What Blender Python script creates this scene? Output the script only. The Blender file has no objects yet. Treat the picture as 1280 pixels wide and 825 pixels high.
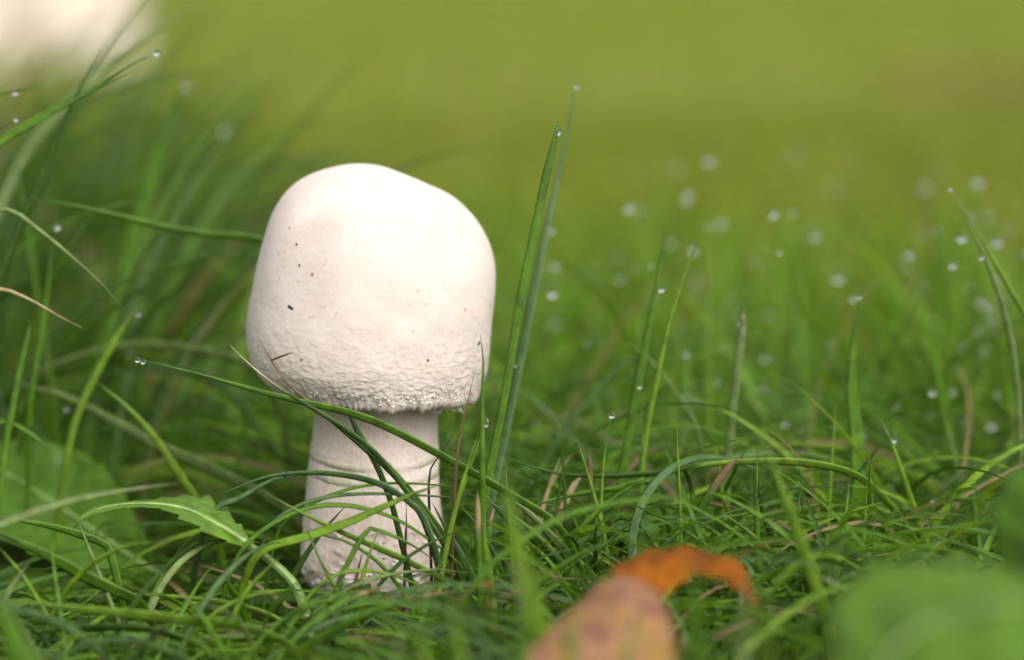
import bpy, bmesh, math, random
import numpy as np
from mathutils import Vector

# ------------------------------------------------------------------ camera, sky, sun, exposure
sc = bpy.context.scene
COL = sc.collection
rng = np.random.default_rng(11)
random.seed(11)

CAM_Z = 0.2135
PITCH = math.radians(8.19)
FPX = 1280 * 100 / 36.0
cam_d = bpy.data.cameras.new('camera')
cam_d.lens = 100
cam_d.sensor_width = 36
cam_d.clip_start = 0.02
cam_d.clip_end = 500
cam_d.dof.use_dof = True
cam_d.dof.focus_distance = 0.856
cam_d.dof.aperture_fstop = 4.0
cam = bpy.data.objects.new('camera', cam_d)
cam.location = (0, 0, CAM_Z)
cam.rotation_euler = (math.pi / 2 - PITCH, 0, 0)
COL.objects.link(cam)
sc.camera = cam

SUN_EL, SUN_AZ = math.radians(50), math.radians(150)     # azimuth clockwise from +Y: high on the right
world = bpy.data.worlds.new('World')
sc.world = world
world.use_nodes = True
wn = world.node_tree.nodes
wl = world.node_tree.links
bg = wn['Background']
sky = wn.new('ShaderNodeTexSky')
sky.sky_type = 'NISHITA'
sky.sun_disc = False
sky.sun_elevation = SUN_EL
sky.sun_rotation = SUN_AZ
sky.dust_density = 6.0
sky.ozone_density = 1.0
hs = wn.new('ShaderNodeHueSaturation')
hs.inputs['Saturation'].default_value = 0.22           # a bright, evenly overcast sky is nearly grey
wl.new(sky.outputs[0], hs.inputs['Color'])
wl.new(hs.outputs[0], bg.inputs['Color'])
bg.inputs['Strength'].default_value = 0.15

sun_d = bpy.data.lights.new('sun', 'SUN')
sun_d.energy = 0.70
sun_d.angle = math.radians(40)
sun_d.color = (1.0, 0.93, 0.84)
sun = bpy.data.objects.new('sun', sun_d)
sdir = Vector((math.sin(SUN_AZ) * math.cos(SUN_EL), math.cos(SUN_AZ) * math.cos(SUN_EL), math.sin(SUN_EL)))
sun.rotation_euler = sdir.to_track_quat('Z', 'Y').to_euler()
COL.objects.link(sun)

sc.view_settings.view_transform = 'Standard'
sc.view_settings.look = 'None'
sc.view_settings.gamma = 1
sc.view_settings.exposure = 0.66
sc.render.engine = 'CYCLES'
sc.cycles.use_denoising = True
sc.cycles.max_bounces = 10
sc.cycles.transmission_bounces = 8
sc.cycles.transparent_max_bounces = 8

# ------------------------------------------------------------------ helpers
SP, CP = math.sin(PITCH), math.cos(PITCH)


def W(px, py, d):
    """point seen at photograph pixel (px, py) at distance d along the view axis"""
    u = (px - 640) / FPX * d
    v = -(py - 412.5) / FPX * d
    return np.array([u, d * CP + v * SP, CAM_Z - d * SP + v * CP])


def hash3(ix, iy, iz):
    h = (ix * 374761393 + iy * 668265263 + iz * 2147483647) & 0xffffffff
    h = ((h ^ (h >> 13)) * 1274126177) & 0xffffffff
    return ((h ^ (h >> 16)) & 0xffff) / 65535.0


def vnoise(p):
    """gradient noise, about -1..1"""
    p = np.asarray(p, float)
    p = p @ np.array([[0.80, 0.36, -0.48], [-0.60, 0.48, -0.64], [0.0, 0.80, 0.60]])
    i = np.floor(p).astype(np.int64)
    f = p - i
    w3 = f * f * f * (f * (f * 6 - 15) + 10)
    out = 0
    for dx in (0, 1):
        for dy in (0, 1):
            for dz in (0, 1):
                w = (w3[:, 0] if dx else 1 - w3[:, 0]) * (w3[:, 1] if dy else 1 - w3[:, 1]) * (w3[:, 2] if dz else 1 - w3[:, 2])
                a, b, c = i[:, 0] + dx, i[:, 1] + dy, i[:, 2] + dz
                z = hash3(a, b, c) * 2 - 1
                th = hash3(b + 911, c + 37, a + 101) * 6.28318
                r = np.sqrt(np.maximum(0, 1 - z * z))
                out = out + w * ((f[:, 0] - dx) * r * np.cos(th) + (f[:, 1] - dy) * r * np.sin(th) + (f[:, 2] - dz) * z)
    return np.clip(out * 1.7, -1, 1)


def catmull(pts, n):
    pts = np.asarray(pts, float)
    m = len(pts)
    if m == 2:
        t = np.linspace(0, 1, n)[:, None]
        return pts[0] * (1 - t) + pts[1] * t
    seg = np.linalg.norm(np.diff(pts, axis=0), axis=1)
    cum = np.concatenate([[0], np.cumsum(seg)])
    ts = np.linspace(0, cum[-1], n)
    ext = np.vstack([2 * pts[0] - pts[1], pts, 2 * pts[-1] - pts[-2]])
    k = np.clip(np.searchsorted(cum, ts, side='right') - 1, 0, m - 2)
    t = ((ts - cum[k]) / np.maximum(seg[k], 1e-9))[:, None]
    p0, p1, p2, p3 = ext[k], ext[k + 1], ext[k + 2], ext[k + 3]
    return 0.5 * (2 * p1 + (p2 - p0) * t + (2 * p0 - 5 * p1 + 4 * p2 - p3) * t ** 2 + (3 * p1 - p0 - 3 * p2 + p3) * t ** 3)


def make_mesh(name, v, quads, uv=None, col=None, smooth=True):
    v = np.asarray(v, np.float32)
    quads = np.asarray(quads, np.int32)
    me = bpy.data.meshes.new(name)
    nf, k = quads.shape
    me.vertices.add(len(v))
    me.vertices.foreach_set('co', v.ravel())
    me.loops.add(nf * k)
    me.loops.foreach_set('vertex_index', quads.ravel())
    me.polygons.add(nf)
    me.polygons.foreach_set('loop_start', np.arange(0, nf * k, k, dtype=np.int32))
    me.polygons.foreach_set('use_smooth', np.full(nf, smooth, dtype=bool))
    if uv is not None:
        lay = me.uv_layers.new(name='UVMap')
        lay.data.foreach_set('uv', np.asarray(uv, np.float32)[quads.ravel()].ravel())
    if col is not None:
        ca = me.color_attributes.new('Col', 'FLOAT_COLOR', 'POINT')
        c4 = np.ones((len(v), 4), np.float32)
        c4[:, :3] = col
        ca.data.foreach_set('color', c4.ravel())
    me.update(calc_edges=True)
    me.validate()
    return me


def link(name, me, mat, parent=None, loc=None):
    o = bpy.data.objects.new(name, me)
    COL.objects.link(o)
    if mat is not None and me is not None and len(me.materials) == 0:
        me.materials.append(mat)
    if parent is not None:
        o.parent = parent
    if loc is not None:
        o.location = loc
    return o


def tag(o, label=None, cat=None, group=None, kind=None):
    if label: o['label'] = label
    if cat: o['category'] = cat
    if group: o['group'] = group
    if kind: o['kind'] = kind
    return o


def empty(name, loc):
    o = bpy.data.objects.new(name, None)
    o.empty_display_size = 0.01
    o.location = loc
    COL.objects.link(o)
    return o


def grid_quads(nu, nv, wrap=False, off=0):
    """nu rows of nv vertices"""
    i = np.arange(nu - 1)[:, None]
    j = np.arange(nv if wrap else nv - 1)[None, :]
    j2 = (j + 1) % nv
    return np.stack([i * nv + j, i * nv + j2, (i + 1) * nv + j2, (i + 1) * nv + j], -1).reshape(-1, 4) + off


# ------------------------------------------------------------------ materials
def new_mat(name):
    m = bpy.data.materials.new(name)
    m.use_nodes = True
    nt = m.node_tree
    return m, nt, nt.nodes, nt.links, nt.nodes['Principled BSDF']


def ramp(N, stops):
    r = N.new('ShaderNodeValToRGB')
    e = r.color_ramp.elements
    e[0].position, e[0].color = stops[0][0], (*stops[0][1], 1)
    e[1].position, e[1].color = stops[-1][0], (*stops[-1][1], 1)
    for p, c in stops[1:-1]:
        x = e.new(p)
        x.color = (*c, 1)
    return r


def leaf_like(name, base=None, tip=None, rough=0.38, trans=0.35, use_attr=False, vein=60, tip_at=0.82, spec=0.4):
    """grass / leaf tissue: glossy skin, translucent flesh, lengthwise veins from the blade's own UV"""
    m, nt, N, L, P = new_mat(name)
    uv = N.new('ShaderNodeUVMap')
    sep = N.new('ShaderNodeSeparateXYZ')
    L.new(uv.outputs[0], sep.inputs[0])
    if use_attr:
        at = N.new('ShaderNodeAttribute')
        at.attribute_name = 'Col'
        csock = at.outputs['Color']
    else:
        r = ramp(N, [(0.0, tuple(c * 1.25 for c in base)), (0.12, base), (tip_at, base), (min(tip_at + 0.08, 0.99), tip)])
        L.new(sep.outputs[1], r.inputs[0])
        csock = r.outputs[0]
    # lengthwise veins
    mu = N.new('ShaderNodeMath'); mu.operation = 'MULTIPLY'; mu.inputs[1].default_value = vein
    L.new(sep.outputs[0], mu.inputs[0])
    sn = N.new('ShaderNodeMath'); sn.operation = 'SINE'
    L.new(mu.outputs[0], sn.inputs[0])
    geo = N.new('ShaderNodeNewGeometry')
    nz = N.new('ShaderNodeTexNoise')
    nz.inputs['Scale'].default_value = 260
    nz.inputs['Detail'].default_value = 4
    L.new(geo.outputs['Position'], nz.inputs['Vector'])
    ad = N.new('ShaderNodeMath'); ad.operation = 'MULTIPLY_ADD'
    ad.inputs[1].default_value = 0.10
    L.new(sn.outputs[0], ad.inputs[0])
    L.new(nz.outputs['Fac'], ad.inputs[2])
    mr = N.new('ShaderNodeMapRange')
    mr.inputs['From Min'].default_value = 0.25
    mr.inputs['From Max'].default_value = 0.8
    mr.inputs['To Min'].default_value = 0.62
    mr.inputs['To Max'].default_value = 1.38
    L.new(ad.outputs[0], mr.inputs['Value'])
    mx = N.new('ShaderNodeVectorMath'); mx.operation = 'SCALE'
    L.new(csock, mx.inputs[0])
    L.new(mr.outputs[0], mx.inputs['Scale'])
    L.new(mx.outputs[0], P.inputs['Base Color'])
    P.inputs['Roughness'].default_value = rough
    P.inputs['Specular IOR Level'].default_value = spec if (vein or spec < 0.1) else 0.2
    bp = N.new('ShaderNodeBump')
    bp.inputs['Strength'].default_value = 0.35
    bp.inputs['Distance'].default_value = 0.0003
    L.new(sn.outputs[0], bp.inputs['Height'])
    L.new(bp.outputs[0], P.inputs['Normal'])
    tr = N.new('ShaderNodeBsdfTranslucent')
    br = N.new('ShaderNodeVectorMath'); br.operation = 'MULTIPLY'
    br.inputs[1].default_value = (1.5, 1.35, 0.6)
    L.new(mx.outputs[0], br.inputs[0])
    L.new(br.outputs[0], tr.inputs['Color'])
    ms = N.new('ShaderNodeMixShader')
    ms.inputs[0].default_value = trans
    L.new(P.outputs[0], ms.inputs[1])
    L.new(tr.outputs[0], ms.inputs[2])
    L.new(ms.outputs[0], N['Material Output'].inputs['Surface'])
    return m


GREEN = (0.110, 0.245, 0.013)
LIME = (0.185, 0.325, 0.020)
BLUE = (0.090, 0.180, 0.050)
DARK = (0.050, 0.120, 0.010)
PALE = (0.200, 0.285, 0.085)
STRAW = (0.40, 0.30, 0.15)
BROWN = (0.16, 0.085, 0.04)
BLACK = (0.018, 0.014, 0.008)
BM = {
    'green': leaf_like('grass_green', GREEN, (0.09, 0.20, 0.02)),
    'lime': leaf_like('grass_lime', LIME, (0.16, 0.27, 0.03)),
    'blue': leaf_like('grass_blue', BLUE, (0.09, 0.18, 0.05), rough=0.30),
    'dark': leaf_like('grass_dark', DARK, (0.05, 0.12, 0.015)),
    'pale': leaf_like('grass_pale', PALE, (0.22, 0.28, 0.11)),
    'straw': leaf_like('grass_straw', STRAW, (0.46, 0.36, 0.2), rough=0.6, trans=0.2),
    'brown': leaf_like('grass_brown', BROWN, (0.2, 0.11, 0.05), rough=0.6, trans=0.1),
    'black': leaf_like('grass_black', BLACK, (0.03, 0.02, 0.01), rough=0.5, trans=0.0),
    'drytip': leaf_like('grass_dry_tip', GREEN, STRAW, tip_at=0.74),
    'browntip': leaf_like('grass_brown_tip', DARK, (0.24, 0.16, 0.085), tip_at=0.76),
    'paletip': leaf_like('grass_pale_tip', DARK, (0.52, 0.45, 0.28), tip_at=0.80),
}
TURF = leaf_like('turf_tissue', use_attr=True, trans=0.36)
LEAF = leaf_like('broadleaf_tissue', (0.076, 0.168, 0.014), (0.076, 0.168, 0.014), rough=0.36, trans=0.3, vein=0)
LEAF_B = leaf_like('broadleaf_tissue_light', (0.13, 0.25, 0.022), (0.13, 0.25, 0.022), rough=0.36, trans=0.3, vein=0)
LEAF_F = leaf_like('broadleaf_tissue_soft', (0.108, 0.215, 0.022), (0.108, 0.215, 0.022), rough=0.6, trans=0.35, vein=0)
RIB = leaf_like('midrib_tissue', (0.24, 0.36, 0.11), (0.20, 0.30, 0.08), rough=0.4, trans=0.15, vein=25)

# water
WATER, nt, N, L, P = new_mat('dew_water')
P.inputs['Base Color'].default_value = (1, 1, 1, 1)
P.inputs['Roughness'].default_value = 0.0
P.inputs['IOR'].default_value = 1.333
P.inputs['Transmission Weight'].default_value = 1.0

# soil and lawn ground
GROUND, nt, N, L, P = new_mat('soil_and_thatch')
geo = N.new('ShaderNodeNewGeometry')
n1 = N.new('ShaderNodeTexNoise'); n1.inputs['Scale'].default_value = 45; n1.inputs['Detail'].default_value = 8; n1.inputs['Roughness'].default_value = 0.7
n2 = N.new('ShaderNodeTexNoise'); n2.inputs['Scale'].default_value = 2.0; n2.inputs['Detail'].default_value = 4
L.new(geo.outputs['Position'], n1.inputs['Vector'])
L.new(geo.outputs['Position'], n2.inputs['Vector'])
r1 = ramp(N, [(0.35, (0.018, 0.013, 0.008)), (0.5, (0.045, 0.035, 0.016)), (0.62, (0.035, 0.060, 0.012)), (0.75, (0.10, 0.075, 0.04))])
L.new(n1.outputs['Fac'], r1.inputs[0])
r2 = ramp(N, [(0.3, (0.11, 0.155, 0.018)), (0.7, (0.17, 0.185, 0.028))])
L.new(n2.outputs['Fac'], r2.inputs[0])
sp = N.new('ShaderNodeSeparateXYZ'); L.new(geo.outputs['Position'], sp.inputs[0])
mr = N.new('ShaderNodeMapRange'); mr.inputs['From Min'].default_value = 1.6; mr.inputs['From Max'].default_value = 3.0   # bed gives way to lawn, its colour lightened to stand for sunlight
L.new(sp.outputs[1], mr.inputs['Value'])
mixc = N.new('ShaderNodeMix'); mixc.data_type = 'RGBA'
L.new(mr.outputs[0], mixc.inputs[0]); L.new(r1.outputs[0], mixc.inputs[6]); L.new(r2.outputs[0], mixc.inputs[7])
L.new(mixc.outputs[2], P.inputs['Base Color'])
P.inputs['Roughness'].default_value = 0.9
bp = N.new('ShaderNodeBump'); bp.inputs['Strength'].default_value = 0.8; bp.inputs['Distance'].default_value = 0.004
L.new(n1.outputs['Fac'], bp.inputs['Height']); L.new(bp.outputs[0], P.inputs['Normal'])


def mushroom_mat(name, fib=False):
    m, nt, N, L, P = new_mat(name)
    tc = N.new('ShaderNodeTexCoord')
    # creamy-pink mottling
    a = N.new('ShaderNodeTexNoise'); a.inputs['Scale'].default_value = 60; a.inputs['Detail'].default_value = 6; a.inputs['Roughness'].default_value = 0.65
    L.new(tc.outputs['Object'], a.inputs['Vector'])
    ra = ramp(N, [(0.32, (0.58, 0.485, 0.415)), (0.52, (0.615, 0.535, 0.475)), (0.7, (0.65, 0.58, 0.525))])
    L.new(a.outputs['Fac'], ra.inputs[0])
    # fine freckles
    b = N.new('ShaderNodeTexNoise'); b.inputs['Scale'].default_value = 520 if not fib else 900; b.inputs['Detail'].default_value = 3
    if fib:
        mp = N.new('ShaderNodeMapping'); mp.inputs['Scale'].default_value = (1, 1, 0.6)
        L.new(tc.outputs['Object'], mp.inputs['Vector']); L.new(mp.outputs[0], b.inputs['Vector'])
        rb = ramp(N, [(0.36, (0.86, 0.74, 0.66)), (0.56, (1, 1, 1))])
    else:
        L.new(tc.outputs['Object'], b.inputs['Vector'])
        rb = ramp(N, [(0.26, (0.72, 0.52, 0.36)), (0.34, (1, 1, 1))])
    L.new(b.outputs['Fac'], rb.inputs[0])
    mx = N.new('ShaderNodeMix'); mx.data_type = 'RGBA'; mx.blend_type = 'MULTIPLY'; mx.inputs[0].default_value = 0.8 if not fib else 0.55
    L.new(ra.outputs[0], mx.inputs[6]); L.new(rb.outputs[0], mx.inputs[7])
    out = mx.outputs[2]
    # sparse brown specks: only a few voronoi cells carry one
    vo = N.new('ShaderNodeTexVoronoi'); vo.inputs['Scale'].default_value = 130
    L.new(tc.outputs['Object'], vo.inputs['Vector'])
    lt = N.new('ShaderNodeMath'); lt.operation = 'LESS_THAN'; lt.inputs[1].default_value = 0.11
    L.new(vo.outputs['Distance'], lt.inputs[0])
    sc_ = N.new('ShaderNodeSeparateColor'); L.new(vo.outputs['Color'], sc_.inputs[0])
    gt = N.new('ShaderNodeMath'); gt.operation = 'GREATER_THAN'; gt.inputs[1].default_value = 0.80
    L.new(sc_.outputs[0], gt.inputs[0])
    an = N.new('ShaderNodeMath'); an.operation = 'MULTIPLY'
    L.new(lt.outputs[0], an.inputs[0]); L.new(gt.outputs[0], an.inputs[1])
    an2 = N.new('ShaderNodeMath'); an2.operation = 'MULTIPLY'; L.new(an.outputs[0], an2.inputs[0]); L.new(sc_.outputs[1], an2.inputs[1])
    m2 = N.new('ShaderNodeMix'); m2.data_type = 'RGBA'
    L.new(an2.outputs[0], m2.inputs[0]); L.new(out, m2.inputs[6]); m2.inputs[7].default_value = (0.38, 0.20, 0.09, 1)
    out = m2.outputs[2]
    L.new(out, P.inputs['Base Color'])
    P.inputs['Roughness'].default_value = 0.72
    P.inputs['Specular IOR Level'].default_value = 0.25
    P.inputs['Subsurface Weight'].default_value = 0.35
    P.inputs['Subsurface Radius'].default_value = (1.0, 0.6, 0.4)
    P.inputs['Subsurface Scale'].default_value = 0.0022
    bp = N.new('ShaderNodeBump'); bp.inputs['Strength'].default_value = 0.3; bp.inputs['Distance'].default_value = 0.0004
    c = N.new('ShaderNodeTexNoise'); c.inputs['Scale'].default_value = 700; c.inputs['Detail'].default_value = 5
    if fib:
        L.new(mp.outputs[0], c.inputs['Vector'])
    else:
        L.new(tc.outputs['Object'], c.inputs['Vector'])
    L.new(c.outputs['Fac'], bp.inputs['Height']); L.new(bp.outputs[0], P.inputs['Normal'])
    return m


CAPM = mushroom_mat('mushroom_flesh')
STEMM = mushroom_mat('mushroom_stem_flesh', True)


def simple(name, c1, c2, scale, rough=0.8, bump=0.5, dist=0.001, detail=6):
    m, nt, N, L, P = new_mat(name)
    tc = N.new('ShaderNodeTexCoord')
    a = N.new('ShaderNodeTexNoise'); a.inputs['Scale'].default_value = scale; a.inputs['Detail'].default_value = detail
    L.new(tc.outputs['Object'], a.inputs['Vector'])
    r = ramp(N, [(0.35, c1), (0.65, c2)])
    L.new(a.outputs['Fac'], r.inputs[0]); L.new(r.outputs[0], P.inputs['Base Color'])
    P.inputs['Roughness'].default_value = rough
    bp = N.new('ShaderNodeBump'); bp.inputs['Strength'].default_value = bump; bp.inputs['Distance'].default_value = dist
    L.new(a.outputs['Fac'], bp.inputs['Height']); L.new(bp.outputs[0], P.inputs['Normal'])
    return m


FLAKE = simple('veil_flake', (0.60, 0.52, 0.455), (0.68, 0.60, 0.535), 500, 0.8, 0.3)
GILL = simple('gill_flesh', (0.42, 0.26, 0.2), (0.55, 0.36, 0.29), 200)
VEIL = simple('veil_flesh', (0.56, 0.55, 0.40), (0.66, 0.64, 0.50), 300)
MOSS = simple('moss_green', (0.05, 0.075, 0.012), (0.15, 0.18, 0.03), 600)
STONE = simple('pale_sandstone', (0.60, 0.50, 0.41), (0.78, 0.68, 0.58), 9, 0.85, 0.6, 0.01)
ORANGE = simple('autumn_leaf_orange', (0.085, 0.026, 0.005), (0.27, 0.085, 0.006), 130, 0.85)
ORANGE.node_tree.nodes['Principled BSDF'].inputs['Specular IOR Level'].default_value = 0.06
BUG = simple('dark_debris', (0.02, 0.015, 0.01), (0.10, 0.06, 0.04), 900)
WOOD = simple('rotten_bark', (0.03, 0.018, 0.012), (0.10, 0.05, 0.03), 300)

PINK, nt, N, L, P = new_mat('autumn_leaf_pale')
tc = N.new('ShaderNodeTexCoord')
a = N.new('ShaderNodeTexNoise'); a.inputs['Scale'].default_value = 110; a.inputs['Detail'].default_value = 7; a.inputs['Roughness'].default_value = 0.65
L.new(tc.outputs['Object'], a.inputs['Vector'])
r = ramp(N, [(0.36, (0.22, 0.135, 0.035)), (0.46, (0.27, 0.155, 0.065)), (0.54, (0.25, 0.125, 0.085)), (0.64, (0.11, 0.05, 0.03))])
L.new(a.outputs['Fac'], r.inputs[0])
b = N.new('ShaderNodeTexNoise'); b.inputs['Scale'].default_value = 420; b.inputs['Detail'].default_value = 2
L.new(tc.outputs['Object'], b.inputs['Vector'])
rb = ramp(N, [(0.34, (0.35, 0.22, 0.16)), (0.5, (1, 1, 1))]); L.new(b.outputs['Fac'], rb.inputs[0])
mx = N.new('ShaderNodeMix'); mx.data_type = 'RGBA'; mx.blend_type = 'MULTIPLY'; mx.inputs[0].default_value = 0.6
L.new(r.outputs[0], mx.inputs[6]); L.new(rb.outputs[0], mx.inputs[7]); L.new(mx.outputs[2], P.inputs['Base Color'])
P.inputs['Roughness'].default_value = 0.85
P.inputs['Specular IOR Level'].default_value = 0.08

# ------------------------------------------------------------------ ground
gx = np.concatenate([-np.geomspace(150, 0.02, 34), [0], np.geomspace(0.02, 150, 34)])
gy = np.concatenate([[-150, -40, -10, -3, -1, 0, 0.3], np.linspace(0.5, 1.4, 40), np.geomspace(1.45, 200, 40)])
X, Y = np.meshgrid(gx, gy)
pts = np.stack([X.ravel(), Y.ravel(), np.zeros(X.size)], -1)
near = np.exp(-((pts[:, 1] - 0.9) / 1.2) ** 2 - (pts[:, 0] / 1.0) ** 2)
pts[:, 2] = near * 0.003 * (vnoise(pts * 30) - 0.6)
tag(link('ground', make_mesh('ground', pts, grid_quads(len(gy), len(gx))), GROUND), kind='structure')

# ------------------------------------------------------------------ pale boulder far behind the tall grass
bc = W(-25, 60, 4.1)
nb, mb = 60, 90
th = np.linspace(0, math.pi, nb)[:, None]
ph = np.linspace(0, 2 * math.pi, mb, endpoint=False)[None, :]
d = np.stack([np.sin(th) * np.cos(ph), np.sin(th) * np.sin(ph), np.cos(th) * np.ones_like(ph)], -1).reshape(-1, 3)
rr = 1 + 0.13 * vnoise(d * 2.1 + 7) + 0.05 * vnoise(d * 5.0) + 0.02 * vnoise(d * 14)
v = d * rr[:, None] * np.array([0.23, 0.22, 0.26])
v[:, 2] = np.sign(v[:, 2]) * np.abs(v[:, 2]) ** 0.92
bo = link('boulder', make_mesh('boulder', v, grid_quads(nb, mb, True)), STONE, loc=(bc[0], bc[1], 0.10))
tag(bo, 'pale beige boulder far behind the tall arching grass', 'boulder')

# ------------------------------------------------------------------ mushroom
D0 = 0.89
MUSH_ROOT = W(463, 760, D0); MUSH_ROOT[2] = 0.0
mush = empty('mushroom', MUSH_ROOT)
tag(mush, 'white mushroom with rounded domed cap and thick stem in the grass', 'mushroom')


def mm(px, py):
    return W(px, py, D0)


Lc = [(452, 205), (425, 207), (390, 217), (360, 236), (340, 263), (327, 300), (319, 335), (313, 375), (310, 410), (312, 438), (318, 456), (328, 470), (341, 480)]
Rc = [(452, 205), (478, 208), (505, 217), (535, 231), (565, 246), (592, 270), (608, 298), (616, 335), (616, 375), (613, 410), (610, 445), (607, 466), (601, 486)]
NT, NTH = 300, 560
tt = np.linspace(0, 1, NT)
Lp = catmull([mm(*p) for p in Lc], NT)
Rp = catmull([mm(*p) for p in Rc], NT)
# rows denser towards the rim are not needed; ring k joins Lp[k] and Rp[k]
ang = np.linspace(0, 2 * math.pi, NTH, endpoint=False)
ctr = (Lp + Rp) / 2
hal = (Rp - Lp) / 2
rad = np.linalg.norm(hal, axis=1)
fw = np.array([0, 1.0, 0])
V = ctr[:, None, :] + hal[:, None, :] * np.cos(ang)[None, :, None] + (rad[:, None] * 0.97)[:, :, None] * np.sin(ang)[None, :, None] * fw
# the dome is squarish in plan and dented
cx = ctr[:, None, :]
out = V - (cx * np.array([1, 1, 0]) + np.array([0, 0, 1]) * (Lp[-1, 2] + 0.03))
out = out / np.maximum(np.linalg.norm(out, axis=-1, keepdims=True), 1e-6)
P3 = V.reshape(-1, 3)
T = np.repeat(tt, NTH)
A = np.tile(ang, NT)
rim = np.clip((T - 0.62) / 0.38, 0, 1)
disp = 0.0008 * vnoise(P3 * 42 + 3) * np.sin(np.minimum(T * 4, 1.57)) + 0.00022 * vnoise(P3 * 90 + 9) + 0.00004 * vnoise(P3 * 420)
# a soft dent with a ridge on the upper left of the dome
dc = mm(402, 285); dc = dc + np.array([0, -0.026, 0])
dd = P3 - dc
disp -= 0.0006 * np.exp(-(dd[:, 0] / 0.007) ** 2 - (dd[:, 2] / 0.016) ** 2) * (P3[:, 1] < D0)
disp += 0.0003 * np.exp(-((dd[:, 0] - 0.010) / 0.005) ** 2 - (dd[:, 2] / 0.018) ** 2) * (P3[:, 1] < D0)


def scales(s, a, ca, cs, seed):
    """overlapping torn scales: each cell swells downward and ends in a step"""
    na = int(2 * math.pi * 0.038 / ca)
    ua = a / (2 * math.pi) * na
    us = s / cs
    ia, is_ = np.floor(ua).astype(np.int64), np.floor(us).astype(np.int64)
    best = np.full(len(s), 9.0); val = np.zeros(len(s)); amp = np.zeros(len(s))
    for i in (-1, 0, 1):
        for j in (-1, 0, 1):
            ja, js = ia + i, is_ + j
            jm = ja % na
            sa = ja + 0.5 + 0.8 * (hash3(jm, js, jm * 0 + seed) - 0.5)
            ss = js + 0.5 + 0.8 * (hash3(jm, js, jm * 0 + seed + 1) - 0.5)
            d2 = (ua - sa) ** 2 + (us - ss) ** 2
            k = d2 < best
            best = np.where(k, d2, best)
            val = np.where(k, np.clip((us - ss) + 0.5, 0, 1.2), val)
            amp = np.where(k, hash3(jm, js, jm * 0 + seed + 2), amp)
    return val * (0.35 + amp) * np.clip(1.1 - best, 0, 1)


s_len = T * 0.105
aw = A + 0.035 * vnoise(P3 * 160 + 21)
sw = s_len + 0.0009 * vnoise(P3 * 230 + 5)
disp += rim ** 1.3 * (0.00022 * vnoise(P3 * 230 + 31) + 0.00016 * vnoise(P3 * 470 + 7)) + 0.00014 * rim ** 1.6 * scales(sw, aw, 0.0030, 0.0032, 5)
disp += 0.00028 * np.clip((T - 0.76) / 0.22, 0, 1) * scales(sw * 1.01, aw, 0.0016, 0.0016, 15)
disp += 0.00022 * rim * vnoise(P3 * 330 + 2) + 0.00012 * rim * vnoise(P3 * 900)
V2 = P3 + out.reshape(-1, 3) * disp[:, None]
# jagged, wavy hem
hem = np.clip((T - 0.86) / 0.14, 0, 1) ** 2
hz = 0.0012 * vnoise(np.stack([np.cos(A) * 3, np.sin(A) * 3, A * 0], -1) + 4) + 0.0009 * vnoise(np.stack([np.cos(A) * 26, np.sin(A) * 26, A * 0], -1)) + 0.0005 * vnoise(np.stack([np.cos(A) * 70, np.sin(A) * 70, A * 0], -1))
V2[:, 2] += hem * hz
V2 = V2.reshape(NT, NTH, 3)
# turn under the hem and run back up to the gills
rimv = V2[-1]
rc = ctr[-1]
extra = []
for k, (f, dz) in enumerate([(0.992, -0.0011), (0.975, -0.0020), (0.95, -0.0026), (0.92, -0.0026), (0.885, -0.0016), (0.85, 0.0008), (0.78, 0.004), (0.6, 0.008), (0.42, 0.010)]):
    q = rc + (rimv - rc) * f
    jag = 0.0006 * vnoise(np.stack([np.cos(ang) * 30, np.sin(ang) * 30, ang * 0 + k * 0.8], -1)) + 0.0004 * vnoise(np.stack([np.cos(ang) * 75, np.sin(ang) * 75, ang * 0 + k * 2.0], -1)) if k < 6 else 0
    q[:, 2] = q[:, 2] + dz + jag
    extra.append(q)
Vall = np.concatenate([V2.reshape(-1, 3)] + extra, 0) - MUSH_ROOT
cap = link('cap', make_mesh('cap', Vall, grid_quads(NT + len(extra), NTH, True)), CAPM, mush)
cap['label'] = 'rounded white cap, smooth above and scaly towards its torn hem'

# torn flakes standing proud along the lower cap and hem
fv, fq = [], []
for k in range(1300):
    a_ = rng.uniform(math.pi * 0.9, 2.1 * math.pi) if k < 1150 else rng.uniform(0, 2 * math.pi)
    t_ = 1 - abs(rng.normal(0, 0.11)) if k % 3 else 1 - abs(rng.normal(0, 0.02))
    t_ = min(max(t_, 0.55), 0.995)
    ii = int(t_ * (NT - 1)); jj = int(a_ / (2 * math.pi) * NTH) % NTH
    p = V2[ii, jj]; n = out[ii, jj]
    dn = V2[min(ii + 2, NT - 1), jj] - V2[ii - 2, jj]; dn /= np.linalg.norm(dn) + 1e-9
    sd = np.cross(n, dn)
    big = 0.30 + 0.32 * (t_ > 0.95); w = rng.uniform(0.0004, 0.0011) * big; h = rng.uniform(0.0006, 0.0014) * big; lift = rng.uniform(0.0001, 0.0005) * big
    base = len(fv)
    tip = p + dn * h + n * lift
    for q in (p - sd * w - n * 0.0003, p + sd * w - n * 0.0003, tip + sd * w * rng.uniform(0.2, 0.9), tip - sd * w * rng.uniform(0.2, 0.9),
              p - sd * w - n * 0.0009, p + sd * w - n * 0.0009, tip + sd * w * 0.5 - n * 0.0005, tip - sd * w * 0.5 - n * 0.0005):
        fv.append(q - MUSH_ROOT)
    for f in ((0, 1, 2, 3), (7, 6, 5, 4), (3, 2, 6, 7), (1, 5, 6, 2), (0, 3, 7, 4)):
        fq.append([base + x for x in f])
tag(link('cap_scales', make_mesh('cap_scales', fv, fq, smooth=False), FLAKE, mush), kind='stuff').parent = cap

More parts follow.
